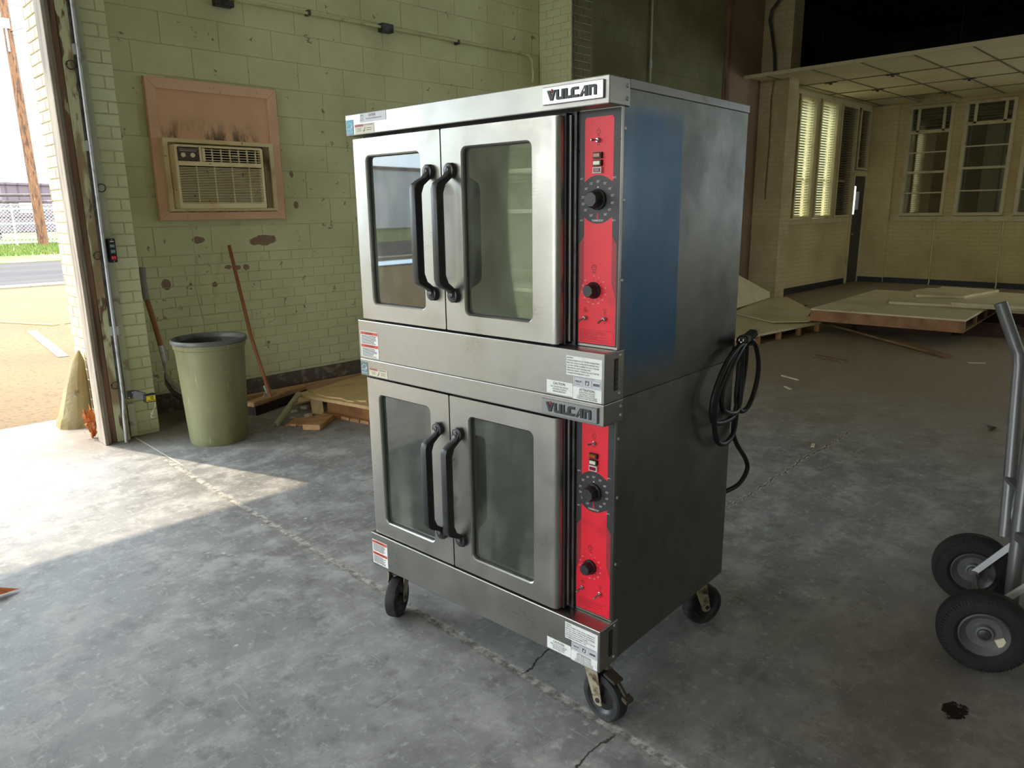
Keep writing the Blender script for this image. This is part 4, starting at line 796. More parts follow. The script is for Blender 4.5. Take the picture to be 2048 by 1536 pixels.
t = thing('warehouse', 'long grey warehouse across the road left of the doorway', 'building', (-36, 34, gz(34)))
MB().box(-24, 22, 0, 8, -.5, 3.4).build('wall', M['fence'], t); MB().box(-24.1, 22.1, -.1, 8, 3.4, 3.6).build('roof_edge', M['rack_dark'], t)
for k in range(6): MB().box(-20+k*7, -16.5+k*7, -.04, .02, -.2, 2.6).build('dock_door', M['label_grey'], t)
t = thing('distant_tree', 'small distant tree above the shed roof', 'tree', (15.6, 60, gz(60)))
MB().cyl((0,0,0), (0,0,3.2), .12, .06, 8).build('trunk', M['pole'], t); mb = MB()
for k in range(260):
    a = random.uniform(0, 6.28); rr = random.uniform(0, .9); q = Vector((rr*math.cos(a), rr*math.sin(a), 3.3+random.uniform(-.7, .8))); e1 = Vector((random.uniform(-1,1), random.uniform(-1,1), random.uniform(-1,1)))*.1; e2 = e1.orthogonal()*.6
    mb.add([q-e1, q+e2, q+e1, q-e2], [(0,1,2,3)])
stuff(mb.build('leaves', M['leaf'], t))
mb = MB()
for k in range(9000):
    xx = random.uniform(0, 14); yy = random.uniform(25.2, 31.5); zz = gz(yy); hh = random.uniform(.06, .16); a = random.uniform(0, 3.14); d_ = Vector((math.cos(a)*.02, math.sin(a)*.02, 0)); q = Vector((xx, yy, zz))
    mb.add([q-d_, q+d_, q+Vector((random.uniform(-.04,.04), random.uniform(-.04,.04), hh))], [(0,1,2)])
o = stuff(mb.build('verge_grass', M['grass'])); tag(o, 'short green grass on the verge beyond the road', 'grass')

# ------------------------------------------------------------------ the double-deck oven (local x right, y back, z up)
OY_ = .0609
ov = thing('convection_oven', 'double deck stainless convection oven on casters with red control panels', 'oven', (1.4166, 1.6330, 0), OY_-PI/2)
HW, DP, PY = .511, .774, .0615
UX, UZ = (1,0,0), (0,0,1)
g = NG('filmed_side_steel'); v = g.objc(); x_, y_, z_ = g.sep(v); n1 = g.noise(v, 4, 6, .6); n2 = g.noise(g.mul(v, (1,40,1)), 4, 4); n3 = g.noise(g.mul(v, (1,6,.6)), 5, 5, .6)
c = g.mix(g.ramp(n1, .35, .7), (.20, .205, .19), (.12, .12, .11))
blue_mask = g.m('MULTIPLY', g.ramp(g.m('ADD', y_, g.m('MULTIPLY', g.m('SUBTRACT', n3, .5), .03)), .372, .36), g.ramp(z_, 1.745, 1.69)); blue_mask = g.m('MULTIPLY', blue_mask, g.ramp(g.m('ADD', z_, g.m('MULTIPLY', n3, .15)), 1.06, 1.2)); blue_mask = g.m('MULTIPLY', blue_mask, g.ramp(y_, .07, .16, .45, 1.0))
c = g.mix(g.m('MULTIPLY', blue_mask, g.ramp(n3, .2, .7, 1.0, .85)), c, (.012, .13, .30))  # blue towards the front of the upper side panel
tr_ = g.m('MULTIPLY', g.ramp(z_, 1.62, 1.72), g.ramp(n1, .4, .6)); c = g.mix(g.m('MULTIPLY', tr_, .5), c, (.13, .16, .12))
g.bump(n2, .05, .002); M['side_film'] = g.fin(c, g.ramp(n1, .3, .7, .32, .48), g.m('SUBTRACT', 1.0, g.m('MULTIPLY', blue_mask, .8)))
Zd = [0, -.7925]
DECK = [dict(hb=1.7192, ht=1.7848, st=1.1189, sb=.9836, dz=0.0, bt=1.783, bb=.9836), dict(hb=.9236, ht=.9836, st=.3273, sb=.1957, dz=-.7925, bt=.9836, bb=.1957)]
vulcan = [ # letter outlines on a unit height
 [(0,1),(.30,1),(.52,.42),(.66,1),(.90,1),(.62,0),(.34,0)],
 [(.98,1),(1.24,1),(1.24,.27),(1.56,.27),(1.56,1),(1.82,1),(1.82,0),(1.10,0),(.98,.12)],
 [(1.92,1),(2.18,1),(2.18,.27),(2.62,.27),(2.62,0),(1.92,0)],
 [(2.55,.82),(2.73,1),(3.35,1),(3.35,.73),(2.87,.73),(2.87,.27),(3.40,.27),(3.30,0),(2.68,0),(2.66,.24),(2.55,.27)],
 [(3.42,0),(3.70,0),(3.80,.25),(4.0,.25),(4.0,0),(4.26,0),(4.26,1),(3.98,1)],
 [(4.38,0),(4.64,0),(4.64,.73),(4.92,.73),(4.92,0),(5.18,0),(5.18,.88),(5.06,1),(4.38,1)]]
ahole = [(3.89,.46),(4.0,.46),(4.0,.76)]
def logo(mb, o, w_, h_, y):
    for L in vulcan: mb.prism([(a/5.18*w_, b*h_) for a, b in L], (o[0], y, o[1]), UX, UZ, (0, .0025, 0))
def lines(mb, x0, x1, z1, n, pitch, th, y, ragged=.25):
    for k in range(n): mb.box(x0, x1-random.random()*ragged*(x1-x0), y, y+.0004, z1-k*pitch-th, z1-k*pitch)
def sticker(name, x0, x1, z0, z1, mat, y=0.0): return MB().box(x0, x1, y-.0008, y+.0002, z0, z1).build(name, mat, ov)
YS = -.0013
def circ(cx_, cz_, r_, n=20, a0=0, a1=360): return [(cx_+r_*math.cos(math.radians(a0+(a1-a0)*i/n)), cz_+r_*math.sin(math.radians(a0+(a1-a0)*i/n))) for i in range(n+(0 if a1-a0 >= 360 else 1))]

hole_l, hole_r = (-.425, -.168), (.012, .268)
for di, D in enumerate(DECK):
    dz = D['dz']
    # shell
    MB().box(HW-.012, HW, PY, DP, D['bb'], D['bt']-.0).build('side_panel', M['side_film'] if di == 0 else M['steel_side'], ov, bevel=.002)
    MB().box(-HW, -HW+.012, PY, DP, D['bb'], D['bt']).build('side_panel', M['steel_side'], ov, bevel=.002)
    MB().box(-HW+.012, HW-.012, DP-.012, DP, D['bb'], D['bt']).build('back_panel', M['steel_side'], ov)
    if di == 0:
        MB().box(-HW-.002, HW+.003, PY+.03, DP+.003, 1.762, 1.786).build('top_panel', M['steel_side'], ov, bevel=.002)
    else:
        MB().box(HW-.014, HW+.0015, PY+.02, DP+.002, .955, .984).build('joint_strip', M['steel_side'], ov)
    MB().box(-HW+.01, HW-.01, PY+.01, DP-.01, D['bb'], D['bb']+.02).build('deck_floor', M['steel_side'], ov)
    # header and skirt
    MB().box(-HW-.001, HW+.004, 0, .0915, D['hb'], D['ht']).build('header', M['steel'], ov, bevel=.003, segs=2)
    sk = MB().box(-HW-.001, HW+.004, 0, .0915, D['sb'], D['st']-(.0005 if di == 0 else 0)).build('skirt', M['steel'], ov, bevel=.003, segs=2)
    MB().box(HW+.0042, HW+.0052, .045, .062, D['sb']+.03, D['st']-.02).build('slot', M['gasket'], sk, bevel=.0004)
    mb = MB(); [mb.box(HW+.005, HW+.0056, .049, .058, D['sb']+.037+k*.013, D['sb']+.037+k*.013+.008) for k in range(6)]; mb.build('slot_detail', M['dark_metal'], sk)
    for (yy, zz) in ((.078, D['hb']+.018), (.078, D['ht']-.018), (.07, D['sb']+.02), (.07, D['st']-.012), (.076, D['hb']-.05), (.076, D['hb']-.22), (.076, D['hb']-.42)):
        xx = HW+.004 if zz > D['hb'] or zz < D['st'] else HW
        MB().lathe([(.005,0),(.004,.003),(0,.0035)], 10, (xx, yy, zz), (1,0,0)).build('screw', M['zinc'], ov, smooth=40)
    # cavity
    z0, z1 = D['st']+.03, D['hb']-.03
    lin = MB().add([(-.46,.062,z0),(.33,.062,z0),(.33,.062,z1),(-.46,.062,z1),(-.46,.66,z0),(.33,.66,z0),(.33,.66,z1),(-.46,.66,z1)], [(4,5,6,7),(0,1,5,4),(2,3,7,6),(1,2,6,5),(3,0,4,7)]).build('cavity_liner', M['liner'], ov)
    fan = MB().lathe([(.17,0),(.16,.02),(.05,.03),(0,.03)], 28, (-.06, .655, (z0+z1)/2), (0,-1,0)).build('fan_cover', M['liner'], ov, smooth=40)
    for k in range(9):
        zz = z0+.05+k*.055
        for xx in (-.455, .325): MB().cyl((xx, .08, zz), (xx, .62, zz), .004, n=6).build('rack_rail', M['rack'], ov)
    MB().ring([(-HW+.012,D['st']),(.384,D['st']),(.384,D['hb']),(-HW+.012,D['hb'])], [(-.46,z0),(.33,z0),(.33,z1),(-.46,z1)], (0, .056, 0), UX, UZ, (0, .008, 0)).build('front_frame', M['dark_metal'], ov)
    # doors
    for k, (x0, x1, (hx0, hx1), hxh, rad) in enumerate(((-.502, -.0765, hole_l, -.122, (.004,.02,.02,.004)), (-.0715, .360, hole_r, -.030, (.014,.004,.004,.014)))):
        a, b, zg0, zg1 = 1.1245+dz, 1.7085+dz, 1.179+dz, 1.652+dz
        K = 5
        dm = MB()
        def L(P, y): return [(q[0], y, q[1]) for q in P]
        O = rrect(x0, x1, a, b, .004, K); I = rrect(hx0, hx1, zg0, zg1, .016, K); I2 = rrect(hx0-.004, hx1+.004, zg0-.004, zg1+.004, .02, K)
        # curved outer hinge edge: front loop pulled in on the hinge side
        def fr(P, y, pull):
            out = []
            for q in P:
                xx = q[0]
                if pull: xx = x1-pull if (k == 1 and xx > x1-.006) else (x0+pull if (k == 0 and xx < x0+.006) else xx)
                out.append((xx, y, q[1]))
            return out
        loops = [fr(I, .026, 0), fr(I, .010, 0), fr(I2, .0065, 0), fr(O, .0065, .022), fr(O, .0085, .012), fr(O, .014, .004), fr(O, .022, 0), fr(O, .05, 0), fr(I, .05, 0)]
        n_ = len(O); vs = [q for lp in loops for q in lp]; fs = [(i*n_+j, i*n_+(j+1)%n_, ((i+1)%len(loops))*n_+(j+1)%n_, ((i+1)%len(loops))*n_+j) for i in range(len(loops)) for j in range(n_)]
        door = dm.add(vs, fs).build('door', M['steel_door'], ov, smooth=32)
        MB().ring(rrect(hx0-.001, hx1+.001, zg0-.001, zg1+.001, .016, K), rrect(hx0+.0028, hx1-.0028, zg0+.0028, zg1-.0028, .014, K), (0, .0195, 0), UX, UZ, (0, .006, 0)).build('gasket', M['gasket'], door)
        MB().box(hx0, hx1, .0215, .0245, zg0, zg1).build('window_glass', M['oven_glass'], door)
        # handle
        zb, zt = 1.232+dz, 1.592+dz; yo = -.068
        prof = [(.006, zt+.020), (-.004, zt+.021), (-.010, zt+.010), (-.012, zt-.004), (-.022, zt-.016), (-.045, zt-.026), (-.062, zt-.036), (yo, zt-.052), (yo, zb+.052), (-.062, zb+.036), (-.045, zb+.026), (-.022, zb+.016), (-.012, zb+.004), (-.010, zb-.010), (-.004, zb-.021), (.006, zb-.020),
                (.006, zb+.016), (-.008, zb+.024), (-.03, zb+.040), (yo+.028, zb+.064), (yo+.028, zt-.064), (-.03, zt-.040), (-.008, zt-.024), (.006, zt-.016)]
        nP = len(prof)//2 if 0 else len(prof)
        hm = MB().prism(prof, (hxh-.0125, 0, 0), (0,1,0), (0,0,1), (.025, 0, 0))
        for zz in (zb, zt): hm.prism(circ(hxh, zz, .021, 20), (0, -.009, 0), UX, UZ, (0, .016, 0))
        hd_ = hm.build('handle', M['blk_handle'], door, bevel=.0022, segs=2, smooth=50)
        for zz in (zb, zt): MB().lathe([(.0085,0),(.0075,.003),(.003,.0045),(0,.0035)], 12, (hxh, -.0115, zz+.002), (0,-1,0)).build('handle_screw', M['dark_metal'], door, smooth=30)
    MB().box(-.074, .0-.0725, .03, .05, 1.124+dz, 1.708+dz).build('door_seal', M['gasket'], ov)
    for xx in (-.45, .33): MB().cyl((xx, .03, D['st']+.0005), (xx, .03, D['st']+.006), .012, n=12).build('hinge_pin', M['dark_metal'], ov)
    # vertical channel between door and panel
    MB().box(.360, .366, .03, .07, D['st']+.004, D['hb']-.004).build('hinge_channel', M['gasket'], ov)
    MB().box(.367, .374, .04, .07, D['st']+.012, D['hb']-.01).build('hinge_channel', M['steel_side'], ov)
    MB().box(.376, .384, .050, .07, D['st']+.002, D['hb']-.002).build('hinge_channel', M['dark_metal'], ov)
    # control panel
    pz0, pz1 = D['st']+.001, D['hb']
    cp = MB().box(.384, HW+.0008, PY-.0015, PY+.01, pz0, pz1).build('control_panel', M['steel'], ov)
    MB().box(.387, .5105, PY-.0025, PY-.0014, pz0+.006, pz1-.002).build('face', M['panel_blk'], cp)
    cx_, cz_ = .4455, 1.5015+dz; YP = PY-.0027; yk = PY-.0025
    red = MB()
    # upper red field with a concave foot, lower red field with a concave head
    rt = 1.701+dz if di == 0 else D['hb']-.004
    top = [(.491, rt-.006), (.487, rt), (.408, rt), (.404, rt-.006)]
    rr_ = .0600; a0 = math.degrees(math.acos((.4455-.404)/rr_))
    arc = [(cx_+rr_*math.cos(math.radians(t_)), cz_+rr_*math.sin(math.radians(t_))) for t_ in [180-a0+( a0-(180-a0))*i/12 for i in range(13)]]
    arc[0] = (.404, arc[0][1]); arc[-1] = (.491, arc[-1][1])
    pts_ = top + arc
    red.flat(pts_, (0, YP, 0), UX, UZ); red.build('red_field', M['red'], cp); red = MB()
    arc2 = [(cx_+rr_*math.cos(math.radians(t_)), cz_+rr_*math.sin(math.radians(t_))) for t_ in [-(180-a0)+((180-a0)-a0)*i/12 for i in range(13)]]
    arc2[0] = (.404, arc2[0][1]); arc2[-1] = (.491, arc2[-1][1])
    zr0, zr1, zr2 = 1.129+dz, 1.290+dz, 1.250+dz
    red.flat([(.404, zr1)] + [(.491, zr1)][::-1] + arc2[::-1] if 0 else arc2 + [(.491, zr1), (.404, zr1)], (0, YP, 0), UX, UZ)
    red.flat([(.404, zr1), (.491, zr1), (.5055, zr2), (.5055, zr0), (.3885, zr0), (.3885, zr2)], (0, YP, 0), UX, UZ)
    red.build('red_field', M['red'], cp)
    MB().flat([(.491, 1.41+dz), (.5055, 1.39+dz), (.5055, zr2), (.491, zr1)], (0, YP, 0), UX, UZ).build('halftone_strip', M['half'], cp); MB().flat([(.404, zr1), (.3885, zr2), (.3885, 1.39+dz), (.404, 1.41+dz)], (0, YP, 0), UX, UZ).build('halftone_strip', M['half'], cp)
    # thermostat knob
    def knob(cx, cz, r_, h_):
        n = 48; pr = [(r_*1.18, 0), (r_*1.18, .006), (r_*1.02, .009), (r_*.98, h_*.5), (r_*.9, h_-.003), (r_*.8, h_), (0, h_)]; vs = []
        for i, (q, hh) in enumerate(pr):
            for k in range(n):
                fl = 1 - (.06 if (2 <= i <= 5 and (k % 6) in (0, 1)) else 0); a_ = 2*PI*k/n; vs.append((cx+q*fl*math.cos(a_), yk-hh, cz+q*fl*math.sin(a_)))
        kb = MB().add(vs, [(i*n+k, i*n+(k+1)%n, (i+1)*n+(k+1)%n, (i+1)*n+k) for i in range(len(pr)-1) for k in range(n)]).build('knob', M['blk'], cp, smooth=35)
        MB().box(cx-.0012, cx+.0012, yk-.0085, yk-.0055, cz+r_*1.0, cz+r_*1.17) if 0 else None
        return kb
    knob(cx_, cz_, .022, .034); knob(.437, 1.271+dz, .0185, .030)
    MB().flat([(cx_-.003, cz_+.029), (cx_, cz_+.0335), (cx_+.003, cz_+.029)], (0, YP-.0002, 0), UX, UZ).build('pointer', M['inkw'], cp)
    tw = MB()
    for s_, ang in (('350°', 90), ('375°', 62), ('400°', 36), ('425°', 12), ('450°', -12), ('475°', -36), ('500°', -58), ('325°', 116), ('300°', 142), ('275°', 172), ('250°', 194), ('225°', 216), ('150°', 244)):
        put_text(tw, s_, .0085, (cx_+.046*math.cos(math.radians(ang)), YP-.0003, cz_+.044*math.sin(math.radians(ang))), UX, UZ, width=.010)
    for sx, sz in ((-1,1),(1,1),(-1,-1),(1,-1)): put_text(tw, '200°C', .006, (cx_+sx*.050, YP-.0003, cz_+sz*.052), UX, UZ, width=.011)
    put_text(tw, 'THERMOSTAT', .0075, (cx_, YP-.0003, cz_-.0525), UX, UZ, width=.036, bold=.01); tw.build('lettering', M['inkw'], cp)
    mb = MB().ring(circ(cx_, cz_-.045, .0035, 12), circ(cx_, cz_-.045, .002, 12), (0, YP-.0003, 0), UX, UZ, (0,.0002,0)).box(cx_-.0012, cx_+.0012, YP-.0004, YP-.0002, cz_-.042, cz_-.033); mb.build('thermometer_mark', M['red'], cp)
    # printed symbols
    ik = MB(); zz = 1.666+dz
    P1, P2 = circ(.4455, zz, .0065, 18, 130, 410), circ(.4455, zz, .0053, 18, 130, 410)
    for i in range(18): ik.add([(P1[i][0],YP-.0003,P1[i][1]),(P1[i+1][0],YP-.0003,P1[i+1][1]),(P2[i+1][0],YP-.0003,P2[i+1][1]),(P2[i][0],YP-.0003,P2[i][1])], [(0,1,2,3)])
    ik.box(.4449, .4461, YP-.0004, YP-.0002, zz, zz+.009)
    zz = 1.330+dz; ik.ring(circ(.437, zz, .0075, 20), circ(.437, zz, .0062, 20), (0, YP-.0004, 0), UX, UZ, (0,.0002,0)); ik.box(.4364, .4376, YP-.0004, YP-.0002, zz, zz+.005); ik.box(.437, .441, YP-.0004, YP-.0002, zz-.0006, zz+.0006)
    put_text(ik, 'TIMER', .006, (.437, YP-.0003, 1.317+dz), UX, UZ, width=.014)
    for i in range(13):
        a_ = math.radians(90-i*26); ik.bar((.437+.0245*math.cos(a_), YP-.0003, 1.271+dz+.0245*math.sin(a_)), (.437+.031*math.cos(a_), YP-.0003, 1.271+dz+.031*math.sin(a_)), .0008, .0002, (0,1,0))
    put_text(ik, 'ON', .005, (.4455, YP-.0003, 1.656+dz), UX, UZ); put_text(ik, 'OFF', .005, (.4455, YP-.0003, 1.634+dz), UX, UZ)
    put_text(ik, 'ON', .004, (.473, YP-.0003, 1.2085+dz), UX, UZ); put_text(ik, 'OFF', .004, (.473, YP-.0003, 1.186+dz), UX, UZ)
    for a_ in (90, 210, 330): ik.ring(circ(.411+.0042*math.cos(math.radians(a_)), 1.217+dz+.0042*math.sin(math.radians(a_)), .0034, 10), circ(.411+.0042*math.cos(math.radians(a_)), 1.217+dz+.0042*math.sin(math.radians(a_)), .0026, 10), (0, YP-.0004, 0), UX, UZ, (0,.0002,0))
    ik.ring(circ(.473, 1.219+dz, .004, 12), circ(.473, 1.219+dz, .0031, 12), (0, YP-.0004, 0), UX, UZ, (0,.0002,0)); ik.box(.4715, .4745, YP-.0004, YP-.0002, 1.2125+dz, 1.215+dz)
    for a_ in range(0, 181, 45): ik.bar((.473+.006*math.cos(math.radians(a_)), YP-.0003, 1.219+dz+.006*math.sin(math.radians(a_))), (.473+.0085*math.cos(math.radians(a_)), YP-.0003, 1.219+dz+.0085*math.sin(math.radians(a_))), .0007, .0002, (0,1,0))
    ik.build('symbols', M['ink'], cp)
    nb = MB()
    for i in range(13):
        a_ = math.radians(90-i*26); put_text(nb, str(5*i) if i else '0', .0065, (.437+.0365*math.cos(a_), YP-.0003, 1.271+dz+.0365*math.sin(a_)), UX, UZ)
    nb.build('timer_numbers', M['inkpink'], cp)
    fb = MB().ring(rrect(.394, .501, 1.134+dz, 1.166+dz, .003, 2), rrect(.3946, .5004, 1.1346+dz, 1.1654+dz, .0026, 2), (0, YP-.0004, 0), UX, UZ, (0,.0002,0)); lines(fb, .397, .49, 1.1615+dz, 7, .0035, .0009, YP-.0004, .6); fb.build('caution_print', M['inkdred'], cp)
    # lamps and switches
    for k, (zz, m_) in enumerate(((1.609+dz, 'lamp_amber'), (1.5905+dz, 'lamp_clear'), (1.573+dz, 'lamp_red'))):
        if m_ not in M: M[m_] = pm(m_, {'lamp_amber': S(150, 70, 14), 'lamp_clear': S(214, 206, 186), 'lamp_red': S(110, 16, 48)}[m_], .2, coord='obj')
        bz = MB().box(.4325, .459, PY-.010, PY-.002, zz-.0075, zz+.0075).build('lamp_bezel', M['blk'] if k < 2 else M['inkw'], cp, bevel=.0008)
        MB().box(.4355, .456, PY-.0125, PY-.009, zz-.0048, zz+.0048).build('lamp_lens', M[m_], bz, bevel=.001)
    for k, (xx, zz, dn) in enumerate(((.446, 1.645+dz, (-.3, .0)), (.411, 1.197+dz, (-.35, -.5)), (.473, 1.198+dz, (-.35, -.5)))):
        sw = MB().lathe([(.0062,0),(.0062,.004),(.0045,.005),(.0045,.009),(0,.009)], 8, (xx, yk, zz), (0,-1,0)).build('toggle_switch', M['chrome'], cp)
        d_ = Vector((dn[0], -1, dn[1])).normalized(); p0 = Vector((xx, yk-.008, zz)); MB().tube([p0, p0+d_*.008, p0+d_*.016, p0+d_*.019], [.0018, .0024, .0032, .0015], 8).build('lever', M['chrome'], sw, smooth=50)
    # name plate
    x0, x1, z0, z1 = (.318, .503, 1.7325, 1.7745) if di == 0 else (.312, .499, .9305, .9745)
    pl = MB().box(x0, x1, -.007, .001, z0, z1).build('name_plate', M['chrome'] if di else M['plate'] if 'plate' in M else M['chrome'], ov, bevel=.0015)
    lg = MB(); logo(lg, (x0+.017, z0+.009), x1-x0-.036, z1-z0-.018, -.0093); lg.build('lettering', M['panel_blk'], pl)
    lh = MB().prism([(a/5.18*(x1-x0-.036), b*(z1-z0-.018)) for a, b in ahole], (x0+.017, -.0096, z0+.009), UX, UZ, (0, .001, 0)); lh.build('letter_counter', M['chrome'], pl)
    MB().prism([(.42/5.18*(x1-x0-.036), .98*(z1-z0-.018)), (.50/5.18*(x1-x0-.036), 1.12*(z1-z0-.018)), (.59/5.18*(x1-x0-.036), .98*(z1-z0-.018)), (.5/5.18*(x1-x0-.036), .72*(z1-z0-.018))], (x0+.017, -.0094, z0+.009), UX, UZ, (0,.002,0)).build('flame_mark', M['label_red'], pl)
    # stickers at the left of the header
    zs0 = D['hb']+.003; es = sticker('efficiency_sticker', -.508, -.470, zs0, zs0+.046, M['label_blue'] if di == 0 else M['label_teal'])
    em = MB(); P1, P2 = circ(-.489, zs0+.020, .0165, 16, 20, 165), circ(-.489, zs0+.020, .0152, 16, 20, 165)
    for i in range(16): em.add([(P1[i][0],YS,P1[i][1]),(P1[i+1][0],YS,P1[i+1][1]),(P2[i+1][0],YS,P2[i+1][1]),(P2[i][0],YS,P2[i][1])], [(0,1,2,3)])
    put_text(em, 'energy', .011, (-.4925, YS, zs0+.0195), UX, UZ, width=.024); em.flat([(-.479+.0055*(1 if i % 2 == 0 else .42)*math.sin(i*PI/5), zs0+.024+.0055*(1 if i % 2 == 0 else .42)*math.cos(i*PI/5)) for i in range(10)], (0, YS, 0), UX, UZ)
    em.box(-.507, -.471, YS, YS+.0003, zs0+.0085, zs0+.0095); put_text(em, 'ENERGY STAR', .0055, (-.489, YS, zs0+.0045), UX, UZ, width=.030); em.build('emblem', M['inkw'], es)
    x0 = -.464 if di == 0 else -.462; ws = sticker('tip_sticker', x0, x0+.098, zs0+.001, zs0+.029, M['label_tan'])
    MB().box(x0+.001, x0+.046, YS, YS+.0003, zs0+.021, zs0+.0285).build('red_band', pm('faded_red', S(190, 110, 110), .6), ws); wm = MB()
    put_text(wm, 'WARNING', .006, (x0+.022, YS-.0003, zs0+.0248), UX, UZ, width=.034); put_text(wm, 'AVERTISSEMENT', .006, (x0+.072, YS-.0003, zs0+.0248), UX, UZ, width=.046)
    lines(wm, x0+.012, x0+.034, zs0+.016, 2, .006, .0016, YS, .1); lines(wm, x0+.062, x0+.086, zs0+.016, 2, .006, .0016, YS, .1)
    wm.bar((x0+.046, YS, zs0+.005), (x0+.054, YS, zs0+.018), .0018, .0003, (0,1,0)); wm.bar((x0+.044, YS, zs0+.006), (x0+.052, YS, zs0+.009), .0018, .0003, (0,1,0)); wm.build('print', M['inkgrey'], ws)
    # warning sticker on the skirt
    s0 = D['sb']; zt_ = s0+.098 if di == 0 else s0+.105; h_ = .090 if di == 0 else .094
    wk = sticker('warning_sticker', -.500 if di == 0 else -.506, -.405 if di == 0 else -.42, zt_-h_, zt_, M['label']); xa, xb = (-.498, -.407) if di == 0 else (-.504, -.422)
    rb = MB(); rb.box(xa, xb, YS, YS+.0003, zt_-.012, zt_-.002).box(xa, xb, YS, YS+.0003, zt_-h_/2-.011, zt_-h_/2-.001); rb.build('red_band', M['label_red'], wk)
    wm = MB(); put_text(wm, 'WARNING', .008, ((xa+xb)/2, YS-.0003, zt_-.007), UX, UZ, width=.04); put_text(wm, 'AVERTISSEMENT', .008, ((xa+xb)/2, YS-.0003, zt_-h_/2-.006), UX, UZ, width=.055)
    lines(wm, xa+.003, xb-.003, zt_-.015, 7, .0043, .0018, YS, .35); lines(wm, xa+.003, xb-.003, zt_-h_/2-.0145, 7, .0043, .0018, YS, .35); wm.build('print', M['ink'], wk)
    # three plates at the right end of the skirt
    zo = s0-.9836
    sa = sticker('instruction_sticker', .393, .508, 1.050+zo, 1.102+zo, M['label']); wm = MB()
    for i, s_ in enumerate(('ALLUMAGE:', 'OUVRIR LE ROBINET DE GAZ. METTRE L\'INTERRUPTEUR', 'PRINCIPAL A «ON». SI LE BRULEUR NE PARVIENT PAS A', 'S\'ALLUMER, FERMER LE ROBINET DE GAZ. ATTENDRE', 'CINQ MINUTES AVANT DE LE RALLUMER.', 'FERMETURE: FERMER LE ROBINET DE GAZ ET METTRE', 'L\'INTERRUPTEUR PRINCIPAL A «OFF».')): put_text(wm, s_, .0058, (.395+min(.104, len(s_)*.0023)/2, YS, 1.0965+zo-i*.0068), UX, UZ, width=min(.104, len(s_)*.0023))
    wm.build('lettering', M['ink'], sa)
    sb_ = sticker('approval_sticker', .417, .508, 1.021+zo, 1.049+zo, M['label_grey']); wm = MB()
    for k in range(3): wm.ring([(.420+k*.029, 1.0245+zo), (.446+k*.029, 1.0245+zo), (.446+k*.029, 1.0435+zo), (.420+k*.029, 1.0435+zo)], [(.4204+k*.029, 1.0249+zo), (.4456+k*.029, 1.0249+zo), (.4456+k*.029, 1.0431+zo), (.4204+k*.029, 1.0431+zo)], (0, YS, 0), UX, UZ, (0,.0002,0))
    logo_w = MB(); [wm.flat([(.423+a/5.18*.020, 1.033+zo+b*.006) for a, b in L_], (0, YS, 0), UX, UZ) for L_ in vulcan]
    wm.box(.455, .458, YS, YS+.0003, 1.028+zo, 1.041+zo); wm.box(.458, .463, YS, YS+.0003, 1.036+zo, 1.041+zo); wm.box(.465, .468, YS, YS+.0003, 1.030+zo, 1.041+zo); wm.box(.461, .466, YS, YS+.0003, 1.028+zo, 1.031+zo)
    wm.box(.481, .501, YS, YS+.0003, 1.030+zo, 1.037+zo); lines(wm, .423, .443, 1.029+zo, 1, .003, .0012, YS); lines(wm, .419, .505, 1.0475+zo, 1, .003, .001, YS); wm.build('print', M['inkgrey'], sb_)
    s1 = sticker('caution_sticker', .326, .4145, .990+zo, 1.027+zo, M['label']); wm = MB(); put_text(wm, 'CAUTION:', .010, (.370, YS, 1.0195+zo), UX, UZ, width=.042, bold=.01)
    for i, s_ in enumerate(('RISK OF ELECTRIC SHOCK,', 'DISCONNECT POWER', 'BEFORE SERVICING.')): put_text(wm, s_, .0062, (.370, YS, 1.0105+zo-i*.0065), UX, UZ, width=(.060, .046, .044)[i])
    wm.build('lettering', M['ink'], s1)
    s2 = sticker('attention_sticker', .4155, .508, .9865+zo+(.0 if di == 0 else .001), 1.0205+zo, M['label'], y=-.0001); wm = MB(); put_text(wm, 'ATTENTION:', .0095, (.462, YS-.0002, 1.0145+zo), UX, UZ, width=.050, bold=.01)
    for i, s_ in enumerate(('POUR EVITER UN CHOC', 'ELECTRIQUE, COUPER', 'L\'ALIMENTATION ELECTRIQUE', 'AVANT DE FAIRE L\'ENTRETIEN')): put_text(wm, s_, .0058, (.462, YS-.0002, 1.0075+zo-i*.0055), UX, UZ, width=(.052, .050, .064, .066)[i])
    wm.build('lettering', M['ink'], s2)
# auction inventory sticker on the upper header
isk = sticker('inventory_sticker', -.4345, -.305, 1.7555, 1.7815, M['label_grey']); wm = MB()
put_text(wm, 'NA9306', .0125, (-.372, YS, 1.7745), UX, UZ, width=.034); put_text(wm, 'www.purplewave.com', .0075, (-.364, YS, 1.7655), UX, UZ, width=.078)
P1, P2 = circ(-.4235, 1.771, .0075, 12, 10, 170), circ(-.4235, 1.771, .0055, 12, 10, 170)
for i in range(12): wm.add([(P1[i][0],YS,P1[i][1]),(P1[i+1][0],YS,P1[i+1][1]),(P2[i+1][0],YS,P2[i+1][1]),(P2[i][0],YS,P2[i][1])], [(0,1,2,3)])
put_text(wm, 'purple', .005, (-.4235, YS, 1.7675), UX, UZ, width=.014); put_text(wm, 'WAVE', .005, (-.4235, YS, 1.7615), UX, UZ, width=.014); wm.build('lettering', M['inkgrey'], isk)

